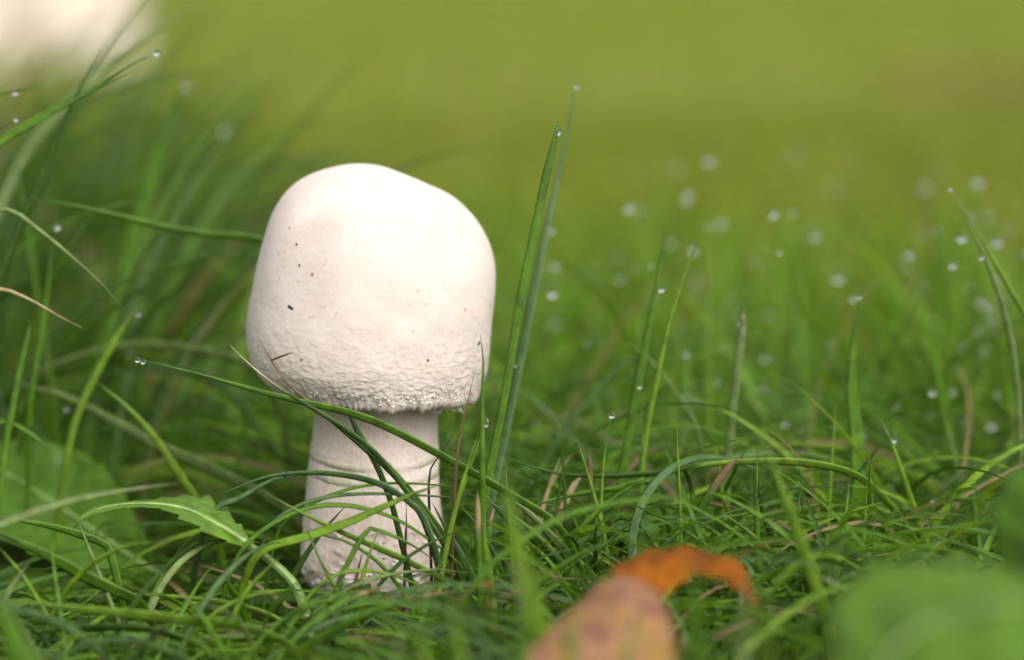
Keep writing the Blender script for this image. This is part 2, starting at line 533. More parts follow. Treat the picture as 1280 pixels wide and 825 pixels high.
# gills hidden under the hem
NG = 240
ga = np.linspace(0, 2 * math.pi, NG, endpoint=False)
gv = []
for f in (0.86, 0.62, 0.40):
    q = rc + (rimv[(ga / (2 * math.pi) * NTH).astype(int)] - rc) * f
    q[:, 2] = rc[2] + 0.0035 + (0.86 - f) * 0.012 + 0.0012 * (np.arange(NG) % 2)
    gv.append(q)
link('gills', make_mesh('gills', np.concatenate(gv) - MUSH_ROOT, grid_quads(3, NG, True), smooth=False), GILL, cap)

# stem
Ls = [(400, 470), (394, 505), (390, 545), (386, 580), (382, 610), (379, 640), (378, 665), (374, 690), (376, 715), (386, 738), (410, 758), (440, 770)]
Rs = [(545, 470), (546, 505), (547, 545), (548, 580), (549, 610), (551, 640), (552, 665), (552, 690), (548, 715), (540, 738), (520, 758), (490, 770)]
NS, NSA = 300, 360
Lp2 = catmull([mm(*p) for p in Ls], NS); Rp2 = catmull([mm(*p) for p in Rs], NS)
sa_ = np.linspace(0, 2 * math.pi, NSA, endpoint=False)
c2 = (Lp2 + Rp2) / 2; h2 = (Rp2 - Lp2) / 2; r2_ = np.linalg.norm(h2, axis=1)
c2[:, 1] = c2[0, 1] + (c2[:, 1] - c2[0, 1]) * 0.4
S = c2[:, None, :] + h2[:, None, :] * np.cos(sa_)[None, :, None] + (r2_ * 0.96)[:, None, None] * np.sin(sa_)[None, :, None] * fw
SO = (h2 / r2_[:, None])[:, None, :] * np.cos(sa_)[None, :, None] + np.sin(sa_)[None, :, None] * fw
SPt = S.reshape(-1, 3)
yy = np.repeat(np.interp(np.linspace(0, 1, NS), np.linspace(0, 1, len(Ls)), [p[1] for p in Ls]), NSA)   # approximate photo row
AA = np.tile(sa_, NS)
rowz = SPt[:, 2]


def band(zc, w):
    return np.exp(-((rowz - zc - 0.0016 * np.sin(AA * 2 + 1)) / w) ** 2)


def zrow(py):
    return W(463, py, D0 - 0.019)[2]


fibre = np.stack([np.cos(AA) * 34, np.sin(AA) * 34, rowz * 90], -1)
ds = 0.0005 * vnoise(SPt * 60) + 0.00006 * vnoise(fibre) + 0.00008 * vnoise(SPt * 700)
for zz in (586, 606):
    ds += 0.0002 * band(zrow(zz - 4), 0.0012) - 0.0002 * band(zrow(zz + 3), 0.0014)
for k, zz in enumerate((676, 694, 722)):
    wv = 0.003 * vnoise(np.stack([np.cos(AA) * 3.2, np.sin(AA) * 3.2, AA * 0 + k * 3.7], -1)) + 0.0008 * vnoise(np.stack([np.cos(AA) * 22, np.sin(AA) * 22, AA * 0 + k], -1))
    x = (rowz - zrow(zz) - wv)
    step = np.where(x > 0, np.exp(-x / 0.0035), np.exp(x / 0.0007))
    ds += 0.0006 * step * np.clip(2.2 * vnoise(np.stack([np.cos(AA) * 3.3, np.sin(AA) * 3.3, AA * 0 + k * 9], -1)), 0, 1)
low = np.clip((zrow(650) - rowz) / 0.02, 0, 1)
ds += low * (0.0005 * vnoise(SPt * 110) + 0.00018 * vnoise(SPt * 480))
S2 = SPt + SO.reshape(-1, 3) * ds[:, None]
stem = link('stem', make_mesh('stem', S2 - MUSH_ROOT, grid_quads(NS, NSA, True)), STEMM, mush)
stem['label'] = 'thick white stem, finely mottled, with torn scaly belts near the foot'
# shaggy torn patches of veil round the foot
S2g = S2.reshape(NS, NSA, 3)
fv, fq = [], []
zs = S2g[:, :, 2].mean(1)
for k in range(150):
    zt = zrow(rng.uniform(665, 742)) if k % 2 else zrow(rng.choice([676, 700, 724]) + rng.normal(0, 4))
    ii = int(np.clip(np.argmin(np.abs(zs - zt)), 3, NS - 4)); jj = int(rng.integers(0, NSA))
    p = S2g[ii, jj]; n = SO[ii, jj]
    sd = np.cross(n, np.array([0, 0, 1.0])); sd /= np.linalg.norm(sd) + 1e-9
    w = rng.uniform(0.0008, 0.0034); h = rng.uniform(0.0008, 0.0020); lift = rng.uniform(0.0001, 0.0006)
    b0 = len(fv)
    nn_ = 6
    for layer in (0, 1):
        for r_ in range(3):
            f = r_ / 2
            for c_ in range(nn_):
                u = c_ / (nn_ - 1) * 2 - 1
                edge = (1 - 0.45 * abs(u) ** 2 * f) * (1 + 0.5 * rng.uniform(-1, 1) * (f == 1))
                jx = min(NSA - 1, max(0, 0))
                q = p + sd * u * w - np.array([0, 0, 1.0]) * h * f * edge + n * (lift * f ** 1.5 - 0.0002 - 0.00045 * layer * (1 - 0.6 * f) - u * u * w * w / 0.04)
                fv.append(q - MUSH_ROOT)
    g = grid_quads(3, nn_)
    fq += list(g + b0) + list(g[:, ::-1] + b0 + 3 * nn_)
    o1 = b0 + 2 * nn_; o2 = b0 + 5 * nn_
    fq += [np.array([o1 + c_, o2 + c_, o2 + c_ + 1, o1 + c_ + 1]) for c_ in range(nn_ - 1)]
tag(link('foot_scales', make_mesh('foot_scales', fv, fq), FLAKE, stem), kind='stuff')
# narrow raised rings round the stem, grass reflection painted in as olive
RINGM = simple('ring_belt', (0.42, 0.40, 0.27), (0.52, 0.49, 0.37), 400)
for zz, hh in ((586, 6.0), (606, 7.0)):
    zc = zrow(zz)
    k = int(np.argmin(np.abs(c2[:, 2] - zc)))
    rv = []
    for dz, dr in ((-hh, -0.0008), (-hh * 0.6, -0.0001), (0, 0.0), (hh * 0.6, -0.0001), (hh, -0.0008)):
        jit = 0.00013 * vnoise(np.stack([np.cos(sa_) * 18, np.sin(sa_) * 18, sa_ * 0 + dz], -1))
        zsh = 0.0016 * np.sin(sa_ * 2 + 1)
        q = c2[k] + SO[k] * (r2_[k] * np.where(True, 1, 1) + dr + jit + 0.0001)[:, None] * np.array([1, 0.96, 1])
        q[:, 2] = zc + dz * 0.00025 + zsh * 0.6 + 0.0004 * vnoise(np.stack([np.cos(sa_) * 6, np.sin(sa_) * 6, sa_ * 0 + dz], -1))
        rv.append(q)
    link('ring', make_mesh('ring', np.concatenate(rv) - MUSH_ROOT, grid_quads(5, NSA, True)), RINGM, stem)

# torn veil under the right of the hem
vv = []
for i, u in enumerate(np.linspace(0, 1, 26)):
    px = 496 + 84 * u
    topy = 490 + 10 * u
    hgt = (13 + 8 * math.sin(math.pi * min(u * 1.25, 1)) + 4 * random.uniform(-1, 1))
    for j in range(6):
        w = j / 5
        q = W(px + 3 * math.sin(j + i * 1.3), topy + hgt * w, D0 - 0.014 + 0.012 * abs(u - 0.35) - 0.003 * w + 0.001 * random.uniform(-1, 1))
        vv.append(q - MUSH_ROOT)
ve = link('veil_remnant', make_mesh('veil_remnant', vv, grid_quads(26, 6)), VEIL, cap)
md = ve.modifiers.new('thickness', 'SOLIDIFY'); md.thickness = 0.0007

# moss tuft at the foot
mv, mq = [], []
mc = W(452, 742, 0.852)
for k in range(420):
    a_ = rng.uniform(0, 2 * math.pi); r_ = 0.013 * math.sqrt(rng.uniform(0, 1))
    p = np.array([mc[0] + r_ * math.cos(a_) * 1.2, mc[1] + r_ * math.sin(a_) * 0.6, 0.0])
    h = max(0.004, mc[2] * (1.15 - (r_ / 0.013) ** 2)) * rng.uniform(0.75, 1.1)
    for lv in range(3):
        az = rng.uniform(0, 2 * math.pi)
        b0 = len(mv)
        dv = np.array([math.cos(az), math.sin(az), 0.6]) * rng.uniform(0.0008, 0.0016)
        sv = np.array([-math.sin(az), math.cos(az), 0]) * 0.0006
        q = p + np.array([0, 0, h * (0.5 + 0.25 * lv)])
        mv += [q - sv, q + sv, q + dv + sv * 0.6, q + dv - sv * 0.6]
        mq.append([b0, b0 + 1, b0 + 2, b0 + 3])
    b0 = len(mv); sv = np.array([0.0006, 0, 0])
    q = p + np.array([0, 0, h])
    mv += [p - sv, p + sv, q + sv, q - sv]; mq.append([b0, b0 + 1, b0 + 2, b0 + 3])
mo = link('moss_tuft', make_mesh('moss_tuft', np.array(mv) - np.array([mc[0], mc[1], 0]), mq, uv=np.zeros((len(mv), 2))), MOSS, loc=(mc[0], mc[1], 0))
tag(mo, 'small olive moss tuft against the foot of the mushroom', 'moss')


# ------------------------------------------------------------------ blades of grass
def blade_mesh(name, path, wid, fold=0.28, side_hint=None, roll=0.0, n=None, profile='taper', tap=0.45):
    """one blade: folded ribbon with a keel, path is base -> tip"""
    path = np.asarray(path)
    n = len(path)
    tan = np.gradient(path, axis=0)
    tan /= np.linalg.norm(tan, axis=1, keepdims=True) + 1e-12
    view = path - np.array([0, 0, CAM_Z])
    view /= np.linalg.norm(view, axis=1, keepdims=True)
    s = np.cross(tan, view)
    s /= np.linalg.norm(s, axis=1, keepdims=True) + 1e-9
    nn = np.cross(s, tan)
    rl = roll + 0.35 * np.sin(np.linspace(0, 2.2, n) + roll * 3)
    side = s * np.cos(rl)[:, None] + nn * np.sin(rl)[:, None]
    nor = np.cross(side, tan)
    t = np.linspace(0, 1, n)
    if profile == 'taper':
        w = wid * np.minimum(0.72 + t * 0.9, 1.0) * np.clip((1 - t) / tap, 0, 1) ** 0.75
    elif profile == 'blunt':
        w = wid * np.minimum(0.75 + t, 1.0) * np.clip((1 - t) / 0.10, 0, 1) ** 0.6
    else:
        w = wid * np.ones(n) * np.clip((1 - t) / 0.3, 0.25, 1)
    w = np.maximum(w, 0.00012)
    hw = w[:, None] / 2
    th = np.minimum(0.00016, w * 0.25)[:, None]
    rows = [path - side * hw, path - side * hw * 0.5 + nor * hw * fold * 0.6, path + nor * hw * fold, path + side * hw * 0.5 + nor * hw * fold * 0.6, path + side * hw,
            path + side * hw * 0.5 + nor * (hw * fold * 0.6 - th * 2), path + nor * (hw * fold - th * 3), path - side * hw * 0.5 + nor * (hw * fold * 0.6 - th * 2)]
    k = len(rows)
    v = np.stack(rows, 1).reshape(-1, 3)
    u = np.array([0, .25, .5, .75, 1, .75, .5, .25])
    uv = np.stack([np.tile(u, n), np.repeat(t, k)], -1)
    return v, grid_quads(n, k, True), uv


def to_ground(pts3):
    p0, p1 = pts3[0], pts3[1]
    if p0[2] < 0.004:
        q = p0.copy(); q[2] = -0.004
        return [q] + list(pts3[1:])
    dirv = p0 - p1
    L_ = np.linalg.norm(dirv[:2])
    off = dirv[:2] / (L_ + 1e-9) * min(L_, 0.35 * p0[2])
    mid = np.array([p0[0] + off[0] * 0.65, p0[1] + off[1] * 0.65 + 0.003, p0[2] * 0.5])
    bot = np.array([p0[0] + off[0], p0[1] + off[1] + 0.006, -0.004])
    return [bot, mid] + list(pts3)


BLADES = {}


def blade(key, label, pts, d, wpx, mat, roll=0.2, profile='taper', n=None, name='grass_blade', cat='grass blade', group='grass blades standing round the mushroom', fold=0.28):
    """pts: photo pixels base -> tip; d: distance, single or (base, tip)"""
    d0, d1 = (d, d) if not isinstance(d, tuple) else d
    m = len(pts)
    seg = np.concatenate([[0], np.cumsum(np.linalg.norm(np.diff(np.array(pts, float), axis=0), axis=1))])
    seg /= seg[-1]
    p3 = [W(p[0], p[1], d0 + (d1 - d0) * s) for p, s in zip(pts, seg)]
    for q in p3:
        q[2] = max(q[2], 0.002)
    p3 = to_ground(p3)
    plen = sum(np.linalg.norm(np.array(a) - np.array(b)) for a, b in zip(p3[:-1], p3[1:]))
    path = catmull(p3, n or int(min(40, max(14, plen / 0.004))))
    wid = (1.0 if key[0] in 'rlu' else 1.08 if key[0] == 's' else 1.25) * wpx * (d0 + d1) / 2 / FPX
    v, q, uv = blade_mesh(name, path, wid, roll=roll, profile=profile, fold=fold, tap=0.22 if key[0] == 'l' else 0.4)
    root = path[0].copy()
    o = link(name, make_mesh(name, v - root, q, uv), BM[mat], loc=root)
    tag(o, label, cat, group)
    BLADES[key] = path
    return o


B = blade
# right of the cap
B('r1', 'tall dark green blade rising beside the cap, lower of the leaning pair', [(602, 650), (612, 590), (622, 540), (637, 460), (650, 375), (668, 290), (685, 210), (698, 153)], 0.872, 12, 'green', 0.15, 'blunt')
B('r2', 'tallest grey-green blade leaning beside the cap, dew at its tip', [(612, 640), (625, 570), (640, 500), (660, 400), (676, 320), (693, 240), (706, 180), (720, 104)], (0.885, 0.925), 13, 'blue', 0.3)
B('r3', 'short bright blade standing in front of the right edge of the cap', [(603, 600), (603, 500), (604, 450), (600, 417)], 0.842, 8.5, 'green', 0.1)
B('r4', 'thin dry straw stalk against the right hem of the cap', [(570, 585), (578, 530), (586, 495), (594, 462)], 0.842, 4.5, 'brown', 0.1)
B('r5', 'green blade right of the stem with a beaded, dew-bent tip', [(560, 665), (585, 592), (602, 542), (609, 515)], 0.85, 7, 'lime', 0.2)
B('r6', 'needle-thin upright blade carrying one dew drop on its tip', [(750, 700), (751, 650), (753, 600), (757, 560), (764, 522)], 0.868, 5, 'lime', 0.1)
B('r7', 'tall green blade with a dew drop hanging near its curved tip', [(772, 625), (790, 520), (805, 440), (820, 360), (830, 300), (831, 270)], 0.892, 13, 'green', 0.25)
B('r8', 'tall slim yellow-green blade leaning right, finely ribbed', [(798, 620), (808, 540), (820, 480), (835, 410), (855, 345), (875, 294)], 0.885, 8.5, 'lime', 0.2)
B('r9', 'thin short blade with a dew drop, touching the ribbed yellow-green blade', [(800, 620), (803, 560), (802, 520), (800, 486)], 0.882, 4.5, 'green', 0.1)
B('r10', 'straight pale green blade with a dew drop under its pointed tip', [(907, 690), (908, 600), (913, 540), (922, 460), (931, 386)], 0.905, 12, 'pale', 0.2, 'blunt')
B('r11', 'fine grey blade arching left with a dew drop at its bend', [(880, 575), (866, 525), (838, 480), (806, 443), (783, 429)], 0.925, 6.5, 'pale', 0.3)
B('r12', 'upright dark green twisted blade with a dew drop on its tip', [(1072, 610), (1070, 540), (1064, 480), (1068, 420), (1074, 371)], 0.905, 17, 'green', -0.2)
B('r13', 'long bowed green blade curving up beside the right-hand broad leaf', [(1274, 600), (1274, 540), (1270, 470), (1258, 400), (1238, 340), (1212, 280), (1187, 233)], 0.905, 9, 'pale', 0.2)
B('r14', 'straight lime blade crossing the long bowed blade near its tip', [(1335, 480), (1300, 420), (1270, 375), (1242, 325), (1213, 275), (1189, 234)], (0.90, 0.906), 10, 'lime', 0.3)
B('r15', 'green blade holding a long teardrop of dew below its bent tip', [(1172, 720), (1150, 660), (1132, 605), (1114, 552), (1099, 522)], 0.885, 10, 'lime', 0.2)
B('r16', 'long blade arching to the left over the tangle, pale at its root', [(1168, 716), (1140, 670), (1110, 628), (1070, 594), (1010, 579), (930, 577), (860, 585), (800, 604)], (0.878, 0.868), 12, 'lime', 0.5)
B('r17', 'wide glossy bluish blade bending over above the brown leaf', [(789, 700), (793, 655), (812, 612), (848, 580), (890, 571), (935, 582), (965, 602)], (0.84, 0.885), 13, 'blue', 0.2)
B('r18', 'stout dark blade with a frayed dry tip above the brown leaf', [(850, 690), (868, 650), (890, 612), (910, 585), (924, 570)], 0.862, 11, 'browntip', 0.1, 'blunt')
B('r19', 'thin dying blade with a brown tip slanting up from the tangle', [(925, 646), (955, 612), (985, 580), (1017, 551)], 0.885, 7, 'browntip', 0.2)
B('r20', 'bright upright blade with a fat dew drop halfway up', [(948, 735), (947, 690), (946, 640), (946, 600), (947, 554)], 0.852, 8.5, 'green', 0.1)
B('r21', 'broad out-of-focus lime blade leaning left in front of the tangle', [(1030, 770), (1015, 720), (995, 660), (975, 605), (953, 545)], 0.775, 17, 'lime', 0.1)
B('r22', 'short slim upright blade between the leaning lime blade and the bank of leaves', [(993, 725), (995, 670), (999, 625), (1007, 594)], 0.865, 6, 'green', 0.1)
B('r24', 'broad green blade sloping down to the right under the arching one', [(1165, 735), (1110, 697), (1060, 655), (1020, 622), (980, 592)], (0.90, 0.925), 15, 'green', 0.4)
B('r25', 'soft-focus green blade slanting left with a bead of dew on its tip', [(1250, 650), (1190, 605), (1130, 570), (1090, 545), (1044, 526)], (0.93, 0.965), 12, 'green', 0.2)
B('r26', 'slim pale blade leaning left with two dew drops by the right-hand broad leaf', [(1226, 725), (1204, 675), (1185, 648), (1170, 628)], 0.90, 6, 'pale', 0.1)
B('r27', 'thin pale blade with a hooked tip next to the right-hand broad leaf', [(1214, 715), (1224, 672), (1232, 640), (1239, 609)], 0.91, 6, 'pale', 0.1)
B('r28', 'soft lime blade slanting right behind the right-hand broad leaf', [(1205, 700), (1230, 635), (1258, 565), (1285, 510)], 0.95, 11, 'lime', 0.1)
B('r29', 'blurred lime blade arching left above the dewy tangle', [(1250, 640), (1238, 560), (1216, 500), (1195, 465), (1168, 444)], 1.0, 8, 'lime', 0.2)
B('r30', 'blurred tall blade topped by a glowing dew bead in the lawn', [(1185, 560), (1182, 440), (1170, 330), (1157, 236)], 1.17, 16, 'green', 0.2)
B('r31', 'blurred green blade leaning right, crossing the tall bead-topped one', [(1128, 545), (1150, 470), (1180, 380), (1207, 318)], 1.14, 14, 'green', 0.2)
# left tall clump
GL = 'tall grass blades of the clump left of the mushroom'
B('l1', 'straight dark blade crossing the two parallel blades in the tall clump', [(-25, 430), (0, 345), (30, 268), (60, 200), (85, 140), (105, 100), (125, 65)], 0.90, 8.5, 'dark', 0.1, group=GL)
B('l2', 'long arching blade with a bright dew drop on its tip, upper of two parallel', [(-170, 330), (-90, 235), (0, 175), (60, 140), (120, 108), (160, 82), (193, 67)], 0.90, 10, 'green', 0.2, group=GL)
B('l3', 'long arching blade without dew, lower of two parallel', [(-160, 330), (-80, 232), (0, 178), (60, 144), (110, 116), (140, 101), (168, 87)], 0.896, 9, 'green', 0.2, group=GL)
B('l4', 'blade tip with a dew drop hanging under it, poking in above the parallel pair', [(-160, 220), (-80, 130), (-10, 118), (30, 111), (62, 103)], 0.90, 8, 'green', 0.2, group=GL)
B('l5', 'short blade tip ending in a dew drop below the parallel pair', [(-150, 300), (-60, 205), (-15, 170), (18, 151)], 0.895, 8, 'dark', 0.2, group=GL)
B('l6', 'pale blurred blade sweeping up to the right behind the tall clump', [(-30, 330), (40, 180), (120, 95), (180, 48), (262, -6)], (1.0, 1.03), 13, 'pale', 0.3, group=GL)
B('l7', 'faint blurred blade arching right behind the crossing blades', [(-20, 330), (50, 165), (150, 108), (220, 95), (278, 81)], 1.03, 8, 'blue', 0.3, group=GL)
B('l8', 'thick blurred dark blade with a dew bead on its tip in the tall clump', [(120, 470), (160, 320), (200, 185), (215, 140), (229, 107)], 1.06, 19, 'green', 0.1, group=GL)
B('l9', 'long horizontal blade reaching left from behind the cap', [(490, 620), (470, 470), (410, 335), (320, 299), (260, 293), (200, 283), (140, 268), (85, 256), (30, 246)], (0.95, 0.91), 10, 'green', 0.25, group=GL)
B('l10', 'fine pale blade bowing down to the right, tip hanging free', [(-90, 440), (-50, 300), (4, 261), (55, 292), (100, 330), (130, 358), (155, 387)], 0.885, 6, 'pale', 0.2, group=GL)
B('l11', 'straw-coloured beaded stalk dipping to the right near the left clump', [(-90, 470), (-50, 370), (0, 361), (40, 376), (75, 396), (103, 410)], 0.88, 6, 'straw', 0.2, group=GL)
B('l12', 'soft upright green blade, leftmost behind the blade with a hanging drop', [(65, 490), (56, 430), (46, 370), (36, 300), (20, 206)], 0.97, 9, 'green', 0.2, group=GL)
B('l13', 'upright green blade with a dew drop hanging beside its tip', [(38, 505), (48, 440), (58, 370), (69, 284)], 0.93, 8, 'green', 0.2, group=GL)
B('l14', 'bright lime blade leaning right with a frayed dewy tip', [(82, 580), (100, 510), (138, 435), (163, 396), (186, 376)], 0.925, 11, 'lime', 0.2, group=GL)
B('l15', 'thick upright blade with a torn square top', [(-8, 655), (8, 550), (22, 475), (38, 404)], 0.895, 10, 'green', 0.2, 'blunt', group=GL)
# blades crossing the hem and the stem
GS = 'blades lying across the mushroom stem'
B('s1', 'long dark blade running from dew-beaded tip under the hem across the stem', [(700, 660), (640, 619), (560, 574), (480, 532), (430, 514), (380, 503), (320, 488), (250, 468), (178, 450)], (0.847, 0.854), 11, 'green', 0.35, group=GS)
B('s2', 'dark blade with a bleached pointed tip standing out left of the hem', [(545, 700), (528, 648), (505, 610), (470, 567), (430, 535), (385, 507), (345, 482), (315, 458), (287, 431)], 0.848, 7.5, 'paletip', 0.2, group=GS)
B('s3', 'thin brown flowering stalk lying against the lower left of the cap', [(560, 690), (525, 635), (490, 592), (450, 556), (410, 522), (385, 501), (358, 478), (338, 448), (322, 421)], (0.848, 0.858), 7, 'browntip', 0.2, group=GS)
B('s4', 'almost black blade falling from the hem down over the stem', [(512, 720), (500, 670), (488, 625), (470, 580), (450, 545), (432, 507)], 0.854, 8, 'dark', 0.2, 'blunt', group=GS)
B('s5', 'broad green blade crossing the stem diagonally in the bundle', [(565, 690), (540, 650), (510, 612), (478, 576), (440, 545), (402, 512)], 0.854, 11, 'green', 0.3, group=GS)
B('s6', 'bluish blade arching over the belted middle of the stem, one drop on it', [(545, 690), (528, 645), (503, 621), (470, 603), (425, 593), (375, 591), (330, 597), (275, 618)], (0.844, 0.852), 9, 'blue', 0.3, group=GS)
B('s7', 'thick bright blade pointing up right across the stem', [(325, 690), (385, 670), (430, 655), (478, 634), (520, 616), (555, 604)], (0.844, 0.834), 13, 'lime', 0.35, group=GS)
B('s8', 'thin blade arching over the stem just below its belts', [(350, 660), (378, 637), (410, 620), (450, 608), (490, 604), (545, 606), (605, 614)], 0.852, 5, 'green', 0.3, group=GS)
B('s9', 'thin flat blade crossing the stem beneath the thin arching one', [(335, 662), (365, 636), (405, 622), (460, 617), (540, 620), (612, 627)], 0.848, 5.5, 'blue', 0.3, group=GS)
B('s10', 'blade curving across the stem and down to its right foot', [(300, 690), (335, 658), (378, 637), (420, 631), (462, 637), (505, 654), (560, 692), (590, 722)], 0.847, 7, 'green', 0.3, group=GS)
B('s11', 'bright straight blade sloping down right over the lower stem', [(600, 756), (560, 728), (500, 697), (440, 671), (385, 645), (335, 618)], 0.842, 9, 'lime', 0.3, group=GS)
B('s12', 'blade kinked sharply at the top in front of the lower stem', [(424, 728), (442, 690), (457, 664), (466, 661), (490, 669), (520, 684), (545, 703)], 0.840, 7, 'green', 0.1, group=GS)
B('s13', 'short upright sprig of grass in front of the lower stem', [(450, 735), (458, 705), (466, 680), (475, 658)], 0.837, 5.5, 'lime', 0.1, group=GS)
B('s14', 'thin green blade slanting down right below the stem left edge', [(450, 785), (425, 745), (400, 700), (384, 663), (376, 648)], 0.834, 5, 'green', 0.1, group=GS)
B('s15', 'dark blade with a reddish tip at the left of the stem', [(350, 752), (375, 705), (405, 662), (432, 633)], 0.852, 8, 'browntip', 0.1, group=GS)
B('s16', 'upright green blade leaning right in front of the stem right edge', [(545, 760), (556, 695), (572, 625), (588, 572), (601, 535)], 0.844, 7.5, 'lime', 0.1, group=GS)
B('s17', 'upright stalk, green below and straw brown at the top', [(598, 830), (600, 740), (598, 680), (597, 614)], 0.832, 7, 'drytip', 0.1, 'blunt', group=GS)
B('s18', 'bluish blade leaning right over the stem foot', [(610, 760), (585, 710), (560, 665), (540, 628)], 0.852, 10, 'blue', 0.2, group=GS)
B('s19', 'dark wiry dead stalk bent beside the right edge of the stem', [(538, 680), (536, 600), (541, 582), (552, 565), (567, 543)], 0.862, 3.6, 'black', 0.1, 'stalk', group=GS)
B('s20', 'dark thin stalk standing in front of the lower stem', [(505, 770), (506, 700), (508, 650), (507, 622)], 0.850, 3.5, 'black', 0.1, 'stalk', group=GS)
B('s21', 'brown dry splinter leaning at the foot of the stem', [(490, 785), (500, 758), (510, 738)], 0.852, 6, 'brown', 0.1, 'stalk', group=GS)
B('s22', 'brown curved dry shred lying at the stem foot', [(492, 778), (512, 762), (528, 750), (540, 744)], 0.847, 7, 'brown', 0.1, 'stalk', group=GS)
B('s23', 'withered brown stalk standing against the stem left of the moss', [(438, 760), (446, 720), (453, 690)], 0.854, 6, 'brown', 0.1, group=GS)
for k, (lab, pts, d, w, mt) in enumerate([
    ('fine yellow-green blade looping low across the stem foot', [(370, 770), (395, 735), (430, 715), (480, 716), (530, 735), (560, 760)], 0.838, 5.5, 'lime'),
    ('slim mid-green blade leaning left across the lower stem', [(520, 775), (500, 735), (470, 700), (430, 676), (392, 668)], 0.842, 6, 'green'),
    ('pale thin blade crossing right over the stem foot', [(395, 765), (430, 738), (480, 720), (540, 712), (585, 716)], 0.835, 5.5, 'pale'),
    ('bluish short blade standing at the left edge of the stem foot', [(418, 790), (424, 755), (428, 725), (427, 703)], 0.815, 7.5, 'blue'),
    ('straw-tipped blade leaning left in front of the stem foot', [(495, 790), (480, 755), (470, 735), (455, 720)], 0.818, 5, 'drytip'),
    ('slim dark blade leaning right from the moss', [(455, 765), (475, 730), (505, 700), (545, 675), (580, 662)], 0.84, 6, 'dark')]):
    B('s%d' % (40 + k), lab, pts, d, w, mt, 0.2, group=GS)
# lower left
GB = 'blades in the tangle below the dandelion leaves'
B('b1', 'long wide glossy blade lying flat below the stalked leaf', [(360, 805), (300, 783), (230, 775), (120, 763), (15, 751)], (0.80, 0.805), 13, 'lime', 0.5, group=GB)
B('b2', 'wide dark blade sloping down right below the large blurred leaf', [(172, 752), (140, 737), (105, 720), (60, 695), (-25, 655)], (0.83, 0.82), 15, 'green', 0.4, group=GB)
B('b3', 'dark thin blade lying nearly level under the wide glossy one', [(230, 800), (180, 786), (120, 784), (60, 788), (0, 800)], 0.812, 9, 'dark', 0.4, group=GB)
B('b4', 'slim lime blade lying level under the leaf stalk', [(370, 790), (340, 770), (290, 755), (230, 747), (160, 741)], 0.835, 7, 'lime', 0.4, group=GB)
B('b5', 'blade folded over sharply in front of the large blurred leaf', [(150, 742), (146, 722), (137, 690), (131, 680), (105, 670), (60, 657), (-20, 643)], 0.85, 9, 'green', 0.2, group=GB)
B('b6', 'wide very blurred blade at the near left edge of the turf', [(45, 860), (25, 820), (8, 775), (-12, 730)], 0.70, 34, 'green', 0.1, group=GB)
B('b7', 'soft pale blade reaching level in front of the large blurred leaf', [(-60, 680), (0, 655), (80, 628), (150, 614), (225, 604)], 0.81, 11, 'pale', 0.4, group=GB)
B('b8', 'short pale-edged blade leaning right in the near tangle', [(-10, 790), (8, 745), (22, 722), (36, 705)], 0.815, 10, 'pale', 0.2, group=GB)
B('b9', 'thin yellow blade slanting through the near tangle', [(70, 790), (50, 755), (25, 715), (-5, 680)], 0.82, 6, 'lime', 0.2, group=GB)
B('b10', 'slim grass blade curving from the leaf stalk to the moss', [(285, 800), (295, 762), (315, 730), (352, 695)], 0.82, 6, 'lime', 0.2, group=GB)
GM = 'blades crossing behind the dandelion leaves'
B('m1', 'pale green blade slanting down right to the stalked leaf', [(262, 655), (240, 617), (215, 580), (190, 543), (160, 510), (121, 477)], 0.905, 10, 'lime', 0.3, group=GM)
B('m2', 'long pale ribbed blade sweeping down right above the large leaf', [(372, 650), (340, 625), (300, 603), (250, 580), (190, 553), (140, 525), (80, 495), (20, 478)], (0.91, 0.94), 13, 'pale', 0.4, group=GM)
B('m3', 'soft arched blade spanning the dark gap left of the cap', [(345, 500), (315, 460), (260, 440), (185, 430), (130, 436), (80, 450), (35, 467)], 0.965, 9, 'pale', 0.3, group=GM)
B('m4', 'thin upright blade in the dark gap left of the stem', [(292, 605), (300, 565), (308, 530), (316, 488)], 0.945, 6, 'green', 0.2, group=GM)
B('m5', 'curled green blade hooking over the large blurred leaf', [(-30, 560), (0, 527), (28, 536), (50, 551), (66, 572), (58, 592)], 0.90, 8, 'green', 0.3, group=GM)
B('m6', 'thin soft blade arching left from the stem over the dark gap', [(395, 640), (340, 560), (270, 478), (200, 462), (130, 470), (60, 495)], 0.98, 8, 'blue', 0.3, group=GM)
B('m7', 'blade running level towards the stem above the stalked leaf', [(265, 640), (300, 622), (340, 600), (378, 594)], 0.87, 8, 'blue', 0.3, group=GM)
# middle right tangle
GQ = 'blades of the tangle between the mushroom and the brown leaf'
B('q1', 'bluish blade rising in a long diagonal right of the tall pair', [(630, 660), (672, 590), (700, 545), (740, 495), (775, 457), (803, 437)], 0.945, 9, 'blue', 0.3, group=GQ)
B('q2', 'soft yellow-green blade lying level behind the upright needle', [(785, 610), (760, 580), (735, 567), (690, 558), (640, 545), (590, 530)], 0.975, 11, 'lime', 0.3, group=GQ)
B('q3', 'thin dark blade lying level over the tangle', [(858, 590), (830, 591), (760, 595), (700, 592), (645, 577), (615, 562)], 0.875, 6, 'dark', 0.3, group=GQ)
B('q4', 'slim green blade lying level under the dark one', [(815, 606), (770, 611), (720, 618), (680, 628), (640, 645)], 0.872, 7, 'green', 0.3, group=GQ)
B('q5', 'pale dry grass shred standing in the tangle', [(674, 655), (684, 615), (700, 572)], 0.885, 7, 'straw', 0.1, group=GQ)
B('q6', 'short dry shred leaning right beside the orange-tipped stub', [(700, 645), (714, 612), (728, 594)], 0.88, 8, 'straw', 0.1, 'blunt', group=GQ)
